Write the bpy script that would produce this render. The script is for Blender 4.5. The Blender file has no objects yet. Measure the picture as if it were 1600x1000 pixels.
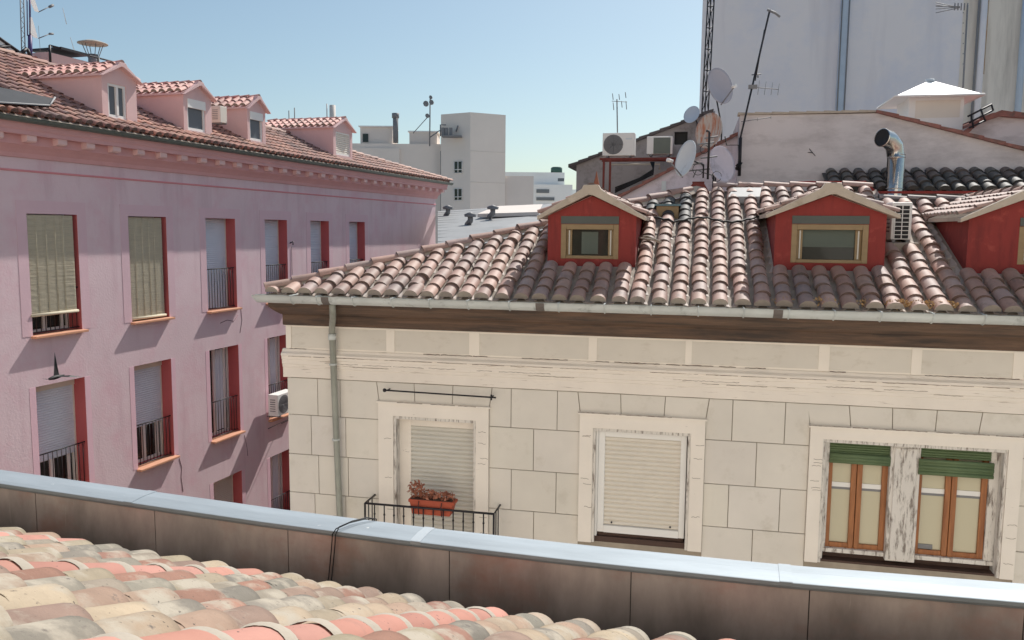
import bpy, bmesh, math, random
from math import sin, cos, pi, radians, sqrt, atan2
from mathutils import Vector, Matrix
rnd = random.Random(7)
SC = bpy.context.scene
COL = SC.collection
CZ = 15.0                                   # camera height above the street
# ------------------------------------------------------------------ camera
F_PX, PITCH, ROLL = 1290.7, radians(6.221), radians(.515)
_cp, _sp, _cr, _sr = cos(PITCH), sin(PITCH), cos(ROLL), sin(ROLL)
FW = Vector((0, _cp, -_sp)); _rt = Vector((1, 0, 0)); _up = Vector((0, _sp, _cp))
RT = _cr * _rt + _sr * _up; UP = -_sr * _rt + _cr * _up
cam = bpy.data.cameras.new('camera'); co = bpy.data.objects.new('camera', cam); COL.objects.link(co)
cam.sensor_width = 36; cam.lens = 36 * F_PX / 1600; cam.clip_start = .05; cam.clip_end = 3000
co.matrix_world = Matrix(((RT.x, UP.x, -FW.x, 0), (RT.y, UP.y, -FW.y, 0), (RT.z, UP.z, -FW.z, CZ), (0, 0, 0, 1)))
SC.camera = co

def ray(x, y):
    return FW + RT * ((x - 800) / F_PX) - UP * ((y - 500) / F_PX)

class Frame:
    """A building's own axes: u along the facade, w into the building, z up (relative to eye level)."""
    def __init__(s, az, d):
        s.az = radians(az); s.d = d
        s.U = Vector((cos(s.az), -sin(s.az), 0)); s.W = Vector((sin(s.az), cos(s.az), 0))
    def loc(s, u, w, z): return s.U * u + s.W * (s.d + w) + Vector((0, 0, z + CZ))
    def w(s, x, y, w=0.):
        r = ray(x, y); t = (s.d + w) / r.dot(s.W); return t * r.dot(s.U), t * r.z
    def sl(s, x, y, w0, z0, tn):
        r = ray(x, y); W = r.dot(s.W); t = (z0 - tn * (w0 + s.d)) / (r.z - tn * W)
        return t * r.dot(s.U), t * W - s.d, t * r.z

C = Frame(12.35, 10); P = Frame(17.25 - 90, 13); R = Frame(15.6, 3.75); K = Frame(0, 0)
ORG = {}
# ------------------------------------------------------------------ materials
def srgb(r, g, b):
    f = lambda c: (c / 255 / 12.92) if c <= 10 else ((c / 255 + .055) / 1.055) ** 2.4
    return (f(r), f(g), f(b))
def lin(c, k=1.): return (c[0] * k, c[1] * k, c[2] * k, 1)

def M(name, col, rough=.85, var=.12, scale=3., bump=.15, bscale=60., metal=0., attr=False,
      dirt=None, dscale=6., dlo=.58, dhi=.7, stretch=(1, 1, 1), dstretch=(1, 1, 1), detail=6, spec=.4, bdist=.01,
      second=None, speck=False, zgrad=None):
    m = bpy.data.materials.new(name); m.use_nodes = True
    n, l = m.node_tree.nodes, m.node_tree.links
    b = n['Principled BSDF']
    b.inputs['Roughness'].default_value = rough; b.inputs['Metallic'].default_value = metal
    b.inputs['Specular IOR Level'].default_value = spec
    tc = n.new('ShaderNodeTexCoord')
    def mapped(s):
        mp = n.new('ShaderNodeMapping'); mp.inputs['Scale'].default_value = s
        l.new(tc.outputs['Object'], mp.inputs['Vector']); return mp.outputs['Vector']
    def noise(sc, st, det=detail, ro=.6):
        t = n.new('ShaderNodeTexNoise'); t.inputs['Scale'].default_value = sc; t.inputs['Detail'].default_value = det
        t.inputs['Roughness'].default_value = ro; l.new(mapped(st), t.inputs['Vector']); return t.outputs['Fac']
    def ramp(src, lo, hi, c0, c1):
        r = n.new('ShaderNodeValToRGB'); r.color_ramp.elements[0].position = lo; r.color_ramp.elements[1].position = hi
        r.color_ramp.elements[0].color = c0; r.color_ramp.elements[1].color = c1; l.new(src, r.inputs['Fac']); return r.outputs['Color']
    def mix(a, bb, fac, mode='MIX'):
        x = n.new('ShaderNodeMix'); x.data_type = 'RGBA'; x.blend_type = mode
        for s, v in ((x.inputs[6], a), (x.inputs[7], bb), (x.inputs[0], fac)):
            if isinstance(v, bpy.types.NodeSocket): l.new(v, s)
            else: s.default_value = v
        return x.outputs[2]
    n1 = noise(scale, stretch)
    k0, k1 = 1 - var, 1 + var
    tint = ramp(n1, .3, .7, (k0, k0, k0, 1), (k1, k1, k1, 1))
    if attr:
        a = n.new('ShaderNodeVertexColor'); a.layer_name = 'Col'; base = a.outputs['Color']
        if col: base = mix(base, lin(col), 1., 'MULTIPLY')
    else: base = lin(col)
    c = mix(base, tint, 1., 'MULTIPLY')
    if second:                                             # (colour, scale, lo, hi, stretch)
        c = mix(c, lin(second[0]), ramp(noise(second[1], second[4] if len(second) > 4 else (1, 1, 1)), second[2], second[3], (0, 0, 0, 1), (1, 1, 1, 1)))
    if dirt: c = mix(c, lin(dirt), ramp(noise(dscale, dstretch, 9, .7), dlo, dhi, (0, 0, 0, 1), (1, 1, 1, 1)))
    if speck: c = mix(c, lin(srgb(60, 54, 50)), ramp(noise(55, (1, 1, 1), 3, .5), .68, .73, (0, 0, 0, 1), (1, 1, 1, 1)))
    if zgrad:                                              # grime and painted tile reflection darkening the foot: (z low, z high, factor at the foot)
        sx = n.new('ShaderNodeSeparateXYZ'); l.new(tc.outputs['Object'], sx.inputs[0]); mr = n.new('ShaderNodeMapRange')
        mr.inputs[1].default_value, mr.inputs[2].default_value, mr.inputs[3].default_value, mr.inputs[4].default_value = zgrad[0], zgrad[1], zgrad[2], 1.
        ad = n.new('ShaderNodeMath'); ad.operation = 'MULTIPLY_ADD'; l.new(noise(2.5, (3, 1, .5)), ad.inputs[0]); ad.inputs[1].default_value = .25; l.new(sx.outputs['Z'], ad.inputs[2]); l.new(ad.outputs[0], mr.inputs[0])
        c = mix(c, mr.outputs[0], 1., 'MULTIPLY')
    l.new(c, b.inputs['Base Color'])
    if bump:
        bp = n.new('ShaderNodeBump'); bp.inputs['Strength'].default_value = bump; bp.inputs['Distance'].default_value = bdist
        l.new(noise(bscale, stretch, 4), bp.inputs['Height']); l.new(bp.outputs['Normal'], b.inputs['Normal'])
    return m

def glass(name, col, rough=.06):
    m = bpy.data.materials.new(name); m.use_nodes = True; b = m.node_tree.nodes['Principled BSDF']
    b.inputs['Base Color'].default_value = lin(col); b.inputs['Roughness'].default_value = rough
    b.inputs['Specular IOR Level'].default_value = .35
    return m

m_stone = M('cream_stone', srgb(224, 217, 205), attr=True, var=.06, scale=1.3, bump=.12, bscale=90, dirt=srgb(195, 186, 170), dscale=2.5, dlo=.55, dhi=.85, bdist=.004)
m_joint = M('dark_joint', srgb(156, 144, 128), var=.2)
m_trim = M('cream_trim', srgb(240, 231, 219), var=.05, scale=2, bump=.25, bscale=35, dirt=srgb(125, 110, 98), dscale=4, dlo=.66, dhi=.73, dstretch=(1, 1, 5), bdist=.006)
m_peel = M('peeling_trim', srgb(238, 228, 216), var=.05, scale=2, bump=.4, bscale=30, dirt=srgb(168, 150, 134), dscale=4, dlo=.6, dhi=.68, dstretch=(.6, 1, 9), bdist=.008)
m_peelv = M('peeling_wood', srgb(220, 214, 206), var=.08, scale=2, bump=.4, bscale=30, dirt=srgb(120, 108, 100), dscale=7, dlo=.5, dhi=.62, dstretch=(3, 3, .5), bdist=.006)
m_panel = M('frieze_panel', srgb(216, 209, 198), var=.06, scale=1.5, bump=.15, bscale=60, dirt=srgb(189, 178, 162), dscale=3, dlo=.55, dhi=.8, dstretch=(1, 1, 2), bdist=.004)
m_eave = M('eave_wood', srgb(104, 80, 64), rough=.7, var=.3, scale=2, stretch=(.5, 3, 14), bump=.4, bscale=20, dirt=srgb(63, 52, 46), dscale=2.2, dlo=.42, dhi=.62, dstretch=(.5, 2, 6))
m_zincg = M('gutter_zinc', srgb(200, 205, 203), rough=.5, metal=.1, var=.12, scale=4, stretch=(.6, 1, 1), bump=.1, dirt=srgb(103, 105, 103), dscale=5, dlo=.55, dhi=.8)
m_patch = M('gutter_patch', srgb(104, 96, 92), rough=.6, metal=.2, var=.1)
m_tile = M('roof_tile', None, rough=.66, spec=.7, second=(srgb(112, 96, 92), 1.3, .52, .8), var=.12, scale=9, bump=.35, bscale=70, attr=True, dirt=srgb(92, 82, 80), dscale=6, dlo=.55, dhi=.8, bdist=.005)
m_tilef = M('old_roof_tile', None, rough=.8, var=.14, scale=11, bump=.45, bscale=110, attr=True,
            second=(srgb(168, 158, 142), 6, .5, .66), dirt=srgb(92, 84, 78), dscale=22, dlo=.6, dhi=.72, bdist=.004, speck=True)
m_coral = M('coral_roof_tile', None, rough=.75, var=.06, scale=8, bump=.2, bscale=90, attr=True, dirt=srgb(150, 108, 96), dscale=9, dlo=.55, dhi=.8, bdist=.003, speck=True)
m_mortar = M('mortar', srgb(158, 146, 134), var=.15, scale=8, bump=.4, bscale=40)
m_red = M('red_render', srgb(134, 48, 44), var=.08, scale=3, bump=.2, bscale=60, dirt=srgb(92, 34, 34), dscale=3.5, dlo=.5, dhi=.82, dstretch=(2.5, 2.5, .45), second=(srgb(168, 74, 66), 6, .58, .8), bdist=.004)
m_cement = M('cement_verge', srgb(184, 170, 154), var=.1, scale=6, bump=.4, bscale=35, dirt=srgb(147, 130, 113), dscale=5, dlo=.55, dhi=.8)
m_ochre = M('ochre_wood', srgb(146, 122, 88), rough=.6, var=.12, scale=5, stretch=(1, 1, 3), bump=.1)
m_brown = M('varnished_wood', srgb(155, 96, 54), rough=.5, var=.25, scale=6, stretch=(6, 6, .6), bump=.15, dirt=srgb(118, 59, 27), dscale=5, dlo=.5, dhi=.75, dstretch=(5, 5, .4))
m_dkwood = M('dark_wood', srgb(70, 50, 42), rough=.7, var=.2, scale=5, stretch=(1, 3, 8))
m_greflect = M('grey_green_reflection', srgb(88, 96, 88), var=.06)
m_greybox = M('grey_shutter_box', srgb(80, 84, 80), rough=.7, var=.06)
m_glassd = glass('dark_glass', srgb(30, 34, 31)); m_glassg = glass('sky_glass', srgb(96, 104, 110), .1)
m_creamgl = glass('cream_reflection_glass', srgb(196, 188, 160), .12)  # cream base colour paints the reflection in the panes
m_white = M('white_paint', srgb(236, 234, 230), rough=.5, var=.03, bump=.03)
m_cap = M('bright_white_cap', (.9, .9, .89), rough=.5, var=.02, bump=.02)
m_shutter = M('cream_shutter', srgb(226, 218, 205), rough=.6, var=.03, bump=.03)
m_shutterg = M('grey_shutter', srgb(208, 204, 194), rough=.6, var=.04, bump=.03)
m_shutterb = M('pale_blue_shutter', srgb(218, 226, 237), rough=.6, var=.03, bump=.03)
m_green = M('green_blind', srgb(88, 106, 72), rough=.6, var=.08, scale=8)
m_reed = M('reed_blind', srgb(206, 196, 172), rough=.9, var=.16, scale=12, stretch=(.4, 1, 9), bump=.3, bscale=40)
m_pink = M('pink_render', srgb(221, 194, 200), var=.05, scale=.7, bump=.35, bscale=22, dirt=srgb(216, 172, 183), dscale=1.1, dlo=.48, dhi=.75, bdist=.012,
           second=(srgb(196, 160, 170), 1.6, .52, .85, (1.6, 1.6, .22)))
m_pinkb = M('pink_surround', srgb(219, 184, 193), var=.04, scale=1.5, bump=.3, bscale=22, bdist=.01)
m_pinks = M('soft_pink_surround', srgb(228, 186, 198), var=.04, scale=1.5, bump=.3, bscale=22, bdist=.01)
m_pinkr = M('red_reveal', srgb(184, 90, 92), var=.06, scale=2, bump=.2, bscale=30)
m_pinkc = M('pink_cornice', srgb(212, 158, 158), var=.06, scale=2, bump=.25, bscale=25)
m_pinkd = M('pink_dormer', srgb(224, 186, 183), var=.05, scale=1.5, bump=.3, bscale=25)
m_band = M('rose_band', srgb(214, 138, 144), var=.05)
m_sill = M('terracotta_sill', srgb(204, 146, 116), var=.1, scale=6)
m_dkgut = M('dark_gutter', srgb(96, 104, 98), rough=.5, var=.1, metal=.3)
m_iron = M('black_iron', srgb(40, 38, 42), rough=.5, var=.1, bump=0, metal=.3)
m_grey = M('grey_paint', srgb(120, 120, 122), rough=.6, var=.08)
m_coping = M('zinc_coping', srgb(150, 160, 168), rough=.62, metal=.4, var=.14, scale=3.5, stretch=(.4, 2, 2), bump=.25, bscale=5, dirt=srgb(214, 216, 214), dscale=16, dlo=.68, dhi=.72, bdist=.012)
m_joint2 = M('pale_zinc_joint', srgb(176, 184, 190), rough=.5, metal=.4, var=.08)
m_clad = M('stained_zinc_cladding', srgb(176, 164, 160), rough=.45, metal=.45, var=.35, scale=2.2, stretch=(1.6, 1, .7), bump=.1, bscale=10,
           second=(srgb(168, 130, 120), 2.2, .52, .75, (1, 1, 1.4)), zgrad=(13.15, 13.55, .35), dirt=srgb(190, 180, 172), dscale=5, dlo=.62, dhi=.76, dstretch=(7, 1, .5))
m_cladd = M('dark_sheet', srgb(48, 48, 50), rough=.6, metal=.3, var=.2, scale=3)
m_wwall = M('far_white_render', srgb(232, 220, 209), var=.04, scale=.5, bump=.05)
m_wwall2 = M('far_white_render_grey', srgb(222, 211, 202), var=.05, scale=.5, bump=.05)
m_far = M('distant_render', srgb(236, 238, 236), var=.05, scale=.5, bump=.05)
m_bigw = M('big_wall_render', srgb(238, 231, 231), second=(srgb(204, 196, 200), .5, .5, .8, (1.5, 1, .15)), var=.03, scale=.35, bump=.15, bscale=8, dirt=srgb(215, 215, 226), dscale=.35, dlo=.45, dhi=.7)
m_bigb = M('beige_wall_render', srgb(235, 224, 211), var=.04, scale=.5, bump=.1, dirt=srgb(176, 165, 154), dscale=.8, dlo=.5, dhi=.8, dstretch=(2, 1, .2))
m_midw = M('weathered_render', srgb(214, 206, 206), var=.06, scale=1.2, bump=.25, bscale=20, dirt=srgb(165, 156, 156), dscale=1.6, dlo=.46, dhi=.74, dstretch=(.6, 1, 1.6))
m_gab = M('grey_mauve_render', srgb(226, 215, 224), var=.06, scale=1.5, bump=.2, dirt=srgb(132, 123, 123), dscale=2.2, dlo=.5, dhi=.75)
m_gab2 = M('old_grey_render', srgb(150, 145, 146), var=.1, scale=1.5, bump=.3, dirt=srgb(98, 92, 90), dscale=2.5, dlo=.5, dhi=.72)
m_dkroof = M('dark_verge', srgb(82, 76, 76), var=.2, scale=6, bump=.4, bscale=20)
m_rtile = M('reddish_verge', srgb(146, 96, 86), var=.25, scale=9, bump=.4, bscale=25, dirt=srgb(96, 84, 76), dscale=7, dlo=.5, dhi=.7)
m_sheet = M('metal_sheet', srgb(146, 147, 148), rough=.6, metal=.1, var=.06, scale=.8, stretch=(.3, 1, 1), bump=.05, dirt=srgb(110, 111, 113), dscale=1.5, dlo=.5, dhi=.8)
m_steel = M('bright_steel', srgb(214, 208, 200), rough=.22, metal=1., var=.05, bump=.25, bscale=9, bdist=.02)
m_bluep = M('blue_grey_pipe', srgb(182, 196, 212), rough=.5, var=.05)
m_black = M('black_rubber', srgb(24, 24, 26), rough=.6, var=.05, bump=0)
m_dish = M('dish_paint', srgb(216, 222, 224), rough=.55, var=.05, bump=.02, dirt=srgb(168, 168, 165), dscale=4, dlo=.6, dhi=.8)
m_dishd = M('dull_dish_paint', srgb(168, 164, 172), rough=.7, var=.05)
m_rusty = M('rusty_dish', srgb(186, 176, 168), rough=.7, var=.06, dirt=srgb(176, 112, 84), dscale=5, dlo=.46, dhi=.6, dstretch=(4, 4, .6))
m_pot = M('terracotta_pot', srgb(168, 74, 50), rough=.7, var=.08)
m_dry = M('dry_leaves', srgb(166, 106, 84), rough=.9, var=.25, scale=30, bump=0)
m_weed = M('dry_weed', srgb(176, 140, 96), rough=.9, var=.3, scale=30, bump=0)
m_purple = M('violet_mast', srgb(72, 58, 110), rough=.5, var=.1)
m_orange = M('orange_cloth', srgb(150, 92, 70), rough=.9, var=.1)
m_blue = M('blue_lid', srgb(92, 122, 130), rough=.6, var=.1)
m_ground = M('pale_bounce_paving', (.26, .25, .235), var=.2, scale=2, bump=.3)  # unseen ground, made pale to bounce fill light onto the walls
m_brick = M('red_brick', srgb(112, 52, 46), var=.2, scale=12, bump=.4)
m_conc = M('concrete', srgb(170, 160, 146), var=.1, scale=8, bump=.3)

# ------------------------------------------------------------------ mesh builder
class MB:
    def __init__(s, frame=C): s.f = frame; s.v = []; s.p = []; s.c = []; s.mi = []; s.col = (1, 1, 1); s.m = 0; s.sm = []
    def V(s, *pts):
        i = len(s.v)
        for p in pts: s.v.append(tuple(p)); s.c.append(s.col)
        return i
    def face(s, idx, smooth=False): s.p.append(tuple(idx)); s.mi.append(s.m); s.sm.append(smooth)
    def poly(s, pts): i = s.V(*pts); s.face(range(i, i + len(pts))); return s
    def box(s, u0, u1, w0, w1, z0, z1):
        i = s.V((u0, w0, z0), (u1, w0, z0), (u1, w1, z0), (u0, w1, z0), (u0, w0, z1), (u1, w0, z1), (u1, w1, z1), (u0, w1, z1))
        for f in ((3, 2, 1, 0), (4, 5, 6, 7), (0, 1, 5, 4), (1, 2, 6, 5), (2, 3, 7, 6), (3, 0, 4, 7)): s.face([i + k for k in f])
        return s
    def prism(s, pts, ax, a0, a1):
        f = {'u': lambda p, a: (a, p[0], p[1]), 'w': lambda p, a: (p[0], a, p[1]), 'z': lambda p, a: (p[0], p[1], a)}[ax]
        n = len(pts); i = s.V(*[f(p, a0) for p in pts]); j = s.V(*[f(p, a1) for p in pts])
        s.face(range(i, i + n)); s.face(range(j + n - 1, j - 1, -1))
        for k in range(n): s.face((i + k, j + k, j + (k + 1) % n, i + (k + 1) % n))
        return s
    def tube(s, pts, r, n=8, caps=True, smooth=True):
        pts = [Vector(p) for p in pts]; rs = r if isinstance(r, (list, tuple)) else [r] * len(pts)
        rings = []; ref = None
        for k, p in enumerate(pts):
            d = (pts[min(k + 1, len(pts) - 1)] - pts[max(k - 1, 0)]).normalized()
            if ref is None: ref = Vector((0, 0, 1)) if abs(d.z) < .9 else Vector((1, 0, 0))
            a = (ref - d * ref.dot(d)).normalized(); b = d.cross(a); ref = a
            rings.append(s.V(*[p + (a * cos(t) + b * sin(t)) * rs[k] for t in [2 * pi * q / n for q in range(n)]]))
        for k in range(len(pts) - 1):
            for q in range(n):
                s.face((rings[k] + q, rings[k] + (q + 1) % n, rings[k + 1] + (q + 1) % n, rings[k + 1] + q), smooth)
        if caps: s.face(range(rings[0] + n - 1, rings[0] - 1, -1)); s.face(range(rings[-1], rings[-1] + n))
        return s
    def lathe(s, o, axis, prof, n=20, smooth=True, close=False):
        """prof: (radius, distance along axis)"""
        o = Vector(o); d = Vector(axis).normalized(); ref = Vector((0, 0, 1)) if abs(d.z) < .9 else Vector((1, 0, 0))
        a = (ref - d * ref.dot(d)).normalized(); b = d.cross(a); rings = []
        for r, h in prof:
            rings.append(s.V(*[o + d * h + (a * cos(t) + b * sin(t)) * max(r, 1e-4) for t in [2 * pi * q / n for q in range(n)]]))
        for k in range(len(prof) - 1):
            for q in range(n): s.face((rings[k] + q, rings[k] + (q + 1) % n, rings[k + 1] + (q + 1) % n, rings[k + 1] + q), smooth)
        return s
    def wall(s, u0, u1, z0, z1, holes, w):
        us = sorted({u0, u1, *[h[0] for h in holes], *[h[1] for h in holes]}); zs = sorted({z0, z1, *[h[2] for h in holes], *[h[3] for h in holes]})
        for a, b in zip(us, us[1:]):
            for c, d in zip(zs, zs[1:]):
                mu, mz = (a + b) / 2, (c + d) / 2
                if any(h[0] < mu < h[1] and h[2] < mz < h[3] for h in holes): continue
                s.poly([(a, w, c), (b, w, c), (b, w, d), (a, w, d)])
        return s
    def slats(s, u0, u1, z0, z1, w, pitch, depth=.015):
        n = max(1, int(round((z1 - z0) / pitch))); h = (z1 - z0) / n
        for k in range(n):
            a = z0 + k * h
            prof = [(w + depth, a), (w, a + h * .2), (w - depth * .3, a + h * .5), (w, a + h * .75), (w + depth, a + h)]
            i = s.V(*[(u0, p[0], p[1]) for p in prof]); j = s.V(*[(u1, p[0], p[1]) for p in prof])
            for q in range(4): s.face((i + q, j + q, j + q + 1, i + q + 1))
        return s
    def build(s, name, mats, parent=None, origin=None, bevel=0., recalc=False, weld=False):
        me = bpy.data.meshes.new(name)
        if parent is not None: org = ORG[parent.name][1]
        else: org = origin if origin is not None else (0, 0, 0)
        me.from_pydata([(v[0] - org[0], v[1] - org[1], v[2] - org[2]) for v in s.v], [], s.p)
        for m in (mats if isinstance(mats, (list, tuple)) else [mats]): me.materials.append(m)
        me.polygons.foreach_set('material_index', s.mi); me.polygons.foreach_set('use_smooth', s.sm)
        if any(c != (1, 1, 1) for c in s.c):
            a = me.color_attributes.new('Col', 'FLOAT_COLOR', 'POINT')
            a.data.foreach_set('color', [x for c in s.c for x in (c[0], c[1], c[2], 1.)])
        if weld or recalc:
            bm = bmesh.new(); bm.from_mesh(me)
            if weld: bmesh.ops.remove_doubles(bm, verts=bm.verts, dist=1e-5)
            bmesh.ops.recalc_face_normals(bm, faces=bm.faces); bm.to_mesh(me); bm.free()
        me.update()
        o = bpy.data.objects.new(name, me); COL.objects.link(o)
        ORG[o.name] = (s.f, org)
        if parent is not None: o.parent = parent
        else: o.location = s.f.loc(*org); o.rotation_euler = (0, 0, -s.f.az)
        if bevel:
            b = o.modifiers.new('bevel', 'BEVEL'); b.width = bevel; b.segments = 2; b.limit_method = 'ANGLE'
        return o

def tag(o, label=None, cat=None, group=None, kind=None):
    if label: o['label'] = label
    if cat: o['category'] = cat
    if group: o['group'] = group
    if kind: o['kind'] = kind
    return o
def thing(name, frame, org, label, cat, group=None):
    o = bpy.data.objects.new(name, None); COL.objects.link(o); o.empty_display_size = .2
    o.location = frame.loc(*org); o.rotation_euler = (0, 0, -frame.az); ORG[o.name] = (frame, org)
    return tag(o, label, cat, group)

# ------------------------------------------------------------------ tiles
def jit(c, k=.10, h=.012):
    g = 1 + rnd.uniform(-k, k); return tuple(max(.01, x * g * (1 + rnd.uniform(-h, h))) for x in c)
def cover(mb, o, E, S, N, L, r0, r1, l0, l1, seg=7, flat=.85, cap=None, thick=0., tilecol=None, mort=None):
    """one convex tile, wide end at o, axis along S"""
    if tilecol: mb.col = tilecol
    a0 = [pi * k / seg for k in range(seg + 1)]
    A = [o + E * (cos(t) * r0) + N * (sin(t) * r0 * flat + l0) for t in a0]
    B = [o + S * L + E * (cos(t) * r1) + N * (sin(t) * r1 * flat + l1) for t in a0]
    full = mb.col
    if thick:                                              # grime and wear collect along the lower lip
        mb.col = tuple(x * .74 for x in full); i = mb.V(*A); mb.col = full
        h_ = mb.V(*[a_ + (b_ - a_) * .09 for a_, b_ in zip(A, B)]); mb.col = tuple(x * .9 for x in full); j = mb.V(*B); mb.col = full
        for k in range(seg): mb.face((i + k, h_ + k, h_ + k + 1, i + k + 1), True); mb.face((h_ + k, j + k, j + k + 1, h_ + k + 1), True)
    else:
        i = mb.V(*A); j = mb.V(*B)
        for k in range(seg): mb.face((i + k, j + k, j + k + 1, i + k + 1), True)
    if thick:
        ri = r0 - thick
        A2 = mb.V(*A); I = mb.V(*[o + E * (cos(t) * ri) + N * (sin(t) * ri * flat + l0) for t in a0])
        I2 = mb.V(*[o + S * (L * .6) + E * (cos(t) * ri * .9) + N * (sin(t) * ri * .9 * flat + l0) for t in a0])
        for k in range(seg): mb.face((A2 + k, A2 + k + 1, I + k + 1, I + k)); mb.face((I + k, I + k + 1, I2 + k + 1, I2 + k), True)
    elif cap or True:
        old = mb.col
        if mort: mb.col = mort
        elif not cap: mb.col = tuple(x * .3 for x in old)  # end face darkened to paint the shadow arc at each lower edge
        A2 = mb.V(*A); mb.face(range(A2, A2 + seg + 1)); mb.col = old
def channel(mb, o, E, S, N, L, r, l0, l1, seg=5, tilecol=None):
    if tilecol: mb.col = tilecol
    a0 = [pi + pi * k / seg for k in range(seg + 1)]
    i = mb.V(*[o + E * (cos(t) * r) + N * (sin(t) * r * .55 + l0) for t in a0])
    j = mb.V(*[o + S * L + E * (cos(t) * r * .9) + N * (sin(t) * r * .55 + l1) for t in a0])
    for k in range(seg): mb.face((i + k, i + k + 1, j + k + 1, j + k), True)
    k2 = mb.V(*[o + E * (cos(t) * r) + N * (sin(t) * r * .55 + l0) for t in a0]); m2 = mb.V(*[o + E * (cos(t) * r) + N * (sin(t) * r * .55 + l0 - .015) for t in a0])
    for k in range(seg): mb.face((k2 + k, k2 + k + 1, m2 + k + 1, m2 + k))
def tiles(mb, O, E, S, N, n, pitch, expo, smax, pal, r=None, seg=7, skip=None, wob=.008, smin=None, capcol=None, thick=0., colpal=None, chan=True, over=.055, rtaper=.86, chcol=None, tint=None):
    O, E, S, N = Vector(O), Vector(E).normalized(), Vector(S).normalized(), Vector(N).normalized()
    r = r or pitch * .36
    for c in range(n):
        e = (c + .5) * pitch
        top = smax(e) if callable(smax) else smax
        bot = 0
        s0 = bot - rnd.uniform(0, .02); k = 0; drift = 0
        cp = colpal(c) if colpal else None
        while s0 < top - .04:
            L = min(expo + over, top - s0)
            pt = (e, s0)
            if not (skip and skip(e, s0 + .5 * expo)):
                drift = rnd.uniform(-wob, wob)
                base = rnd.choice(cp or pal)
                tc = jit(base)
                if tint: tc = tint(c, e, s0, tc)
                yaw = rnd.uniform(-.03, .03)
                S2 = (S + E * yaw).normalized(); E2 = (E - S * yaw).normalized()
                q = L / (expo + over)
                cover(mb, O + E * (e + drift) + S * s0, E2, S2, N, L, r * rnd.uniform(.97, 1.05), r * (1 - (1 - rtaper) * q), .034 + rnd.uniform(0, .008), .015, seg, tilecol=tc,
                      mort=(capcol if k == 0 and capcol else None), thick=thick)
            if chan and not (skip and skip(e + pitch / 2, s0 + .5 * expo)):
                channel(mb, O + E * (e + pitch / 2) + S * (s0 + .04), E, S, N, L, pitch * .34, .03, .012, 4, jit(chcol or rnd.choice(pal), .12))
            s0 += expo * rnd.uniform(.94, 1.06) if k else expo; k += 1
def ridge(mb, a, b, up, pal, r=.085, L=.36, seg=7, capcol=None):
    """half-round tiles laid along a line from a (low) to b"""
    a, b = Vector(a), Vector(b); d = (b - a); ln = d.length; d.normalize(); up = Vector(up)
    up = (up - d * up.dot(d)).normalized(); E = d.cross(up); n = max(1, int(ln / L)); L = ln / n
    for k in range(n):
        cover(mb, a + d * (k * L) + E * rnd.uniform(-.008, .008), E, (d + E * rnd.uniform(-.02, .02)).normalized(), up, L + .05, r * 1.06, r * .86, rnd.uniform(0, .012) + .012, 0, seg, tilecol=jit(rnd.choice(pal)))

PAL_C = [srgb(176, 138, 124), srgb(168, 132, 118), srgb(164, 132, 120), srgb(182, 146, 131), srgb(158, 122, 108), srgb(160, 134, 126)]
PAL_CH = [srgb(190, 150, 132), srgb(176, 140, 126), srgb(160, 130, 118)]
MORT = srgb(150, 136, 122)
def up_n(tn, d=1):
    a = math.atan(tn); return (0, d * cos(a), sin(a)), (0, -d * sin(a), cos(a))

# ================================================================== STREET
g = MB(K).poly([(-900, -300, -15), (900, -300, -15), (900, 1500, -15), (-900, 1500, -15)]).build('unseen_bounce_ground', m_ground); g['kind'] = 'structure'

# ================================================================== CREAM TOWNHOUSE
cream = thing('townhouse', C, (-5.24, 0, -15), 'cream block-faced townhouse with red dormers, brown eave and clay tile roof', 'building')
UE = 6.6                                                    # right end, outside the frame
ZB = -15
win = [(-3.71, -2.67, -4.62, -2.45), (-1.11, 0., -3.87, -2.45), (1.57, 3.45, -3.87, -2.42)]
MB().wall(-5.24, UE, ZB, -.95, win, 0).box(-5.24, UE, .35, 8, ZB, -1.1).build('wall', m_joint, cream)
# side wall facing the pink building: same stone
k = MB(); k.col = (.99, 1, 1); k.box(-5.245, -5.20, .0, .348, ZB, -1.1).build('corner_return', m_stone, cream)
# --- stone blocks
b = MB()
zr = [-1.98, -2.48, -3.02, -3.55, -4.08, -4.62, -5.15, -5.7]
G = .0045
def blk(us, z0, z1):
    for a, c in zip(us, us[1:]):
        dw = rnd.uniform(-.002, .002); g_ = rnd.uniform(.965, 1.015); b.col = (g_, g_ * rnd.uniform(.995, 1.005), g_ * rnd.uniform(.99, 1.04))
        b.prism([(a + G, z0 + G), (c - G, z0 + G), (c - G, z1 - G), (a + G, z1 - G)], 'w', -.018 + dw, -.001)
cu = lambda x, y: C.w(x, y)[0]
zoneA = {0: [[-5.25, cu(497, 600), cu(532, 600), -3.95], [-2.47, cu(799, 640), cu(871, 645), -1.31], [.2, cu(1144, 660), cu(1226, 665), 1.39], [3.63, 4.3, 5.0, 5.7, UE]],
         1: [[-5.25, cu(487, 660), cu(541, 665), -3.95], [-2.47, cu(834, 700), -1.31], [.2, cu(1181, 725), 1.39], [3.63, 3.95, 4.7, 5.4, 6.1, UE]],
         2: [[-5.25, cu(499, 730), cu(545, 730), -3.95], [-2.47, cu(799, 765), cu(869, 770), -1.31], [.2, cu(1138, 780), cu(1218, 790), 1.39], [3.63, 4.3, 5.0, 5.7, UE]],
         3: [[-5.25, cu(493, 780), cu(541, 780), -3.95], [-2.47, cu(834, 820), -1.31], [.2, cu(1175, 850), 1.39], [3.63, 3.95, 4.7, 5.4, 6.1, UE]]}
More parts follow.
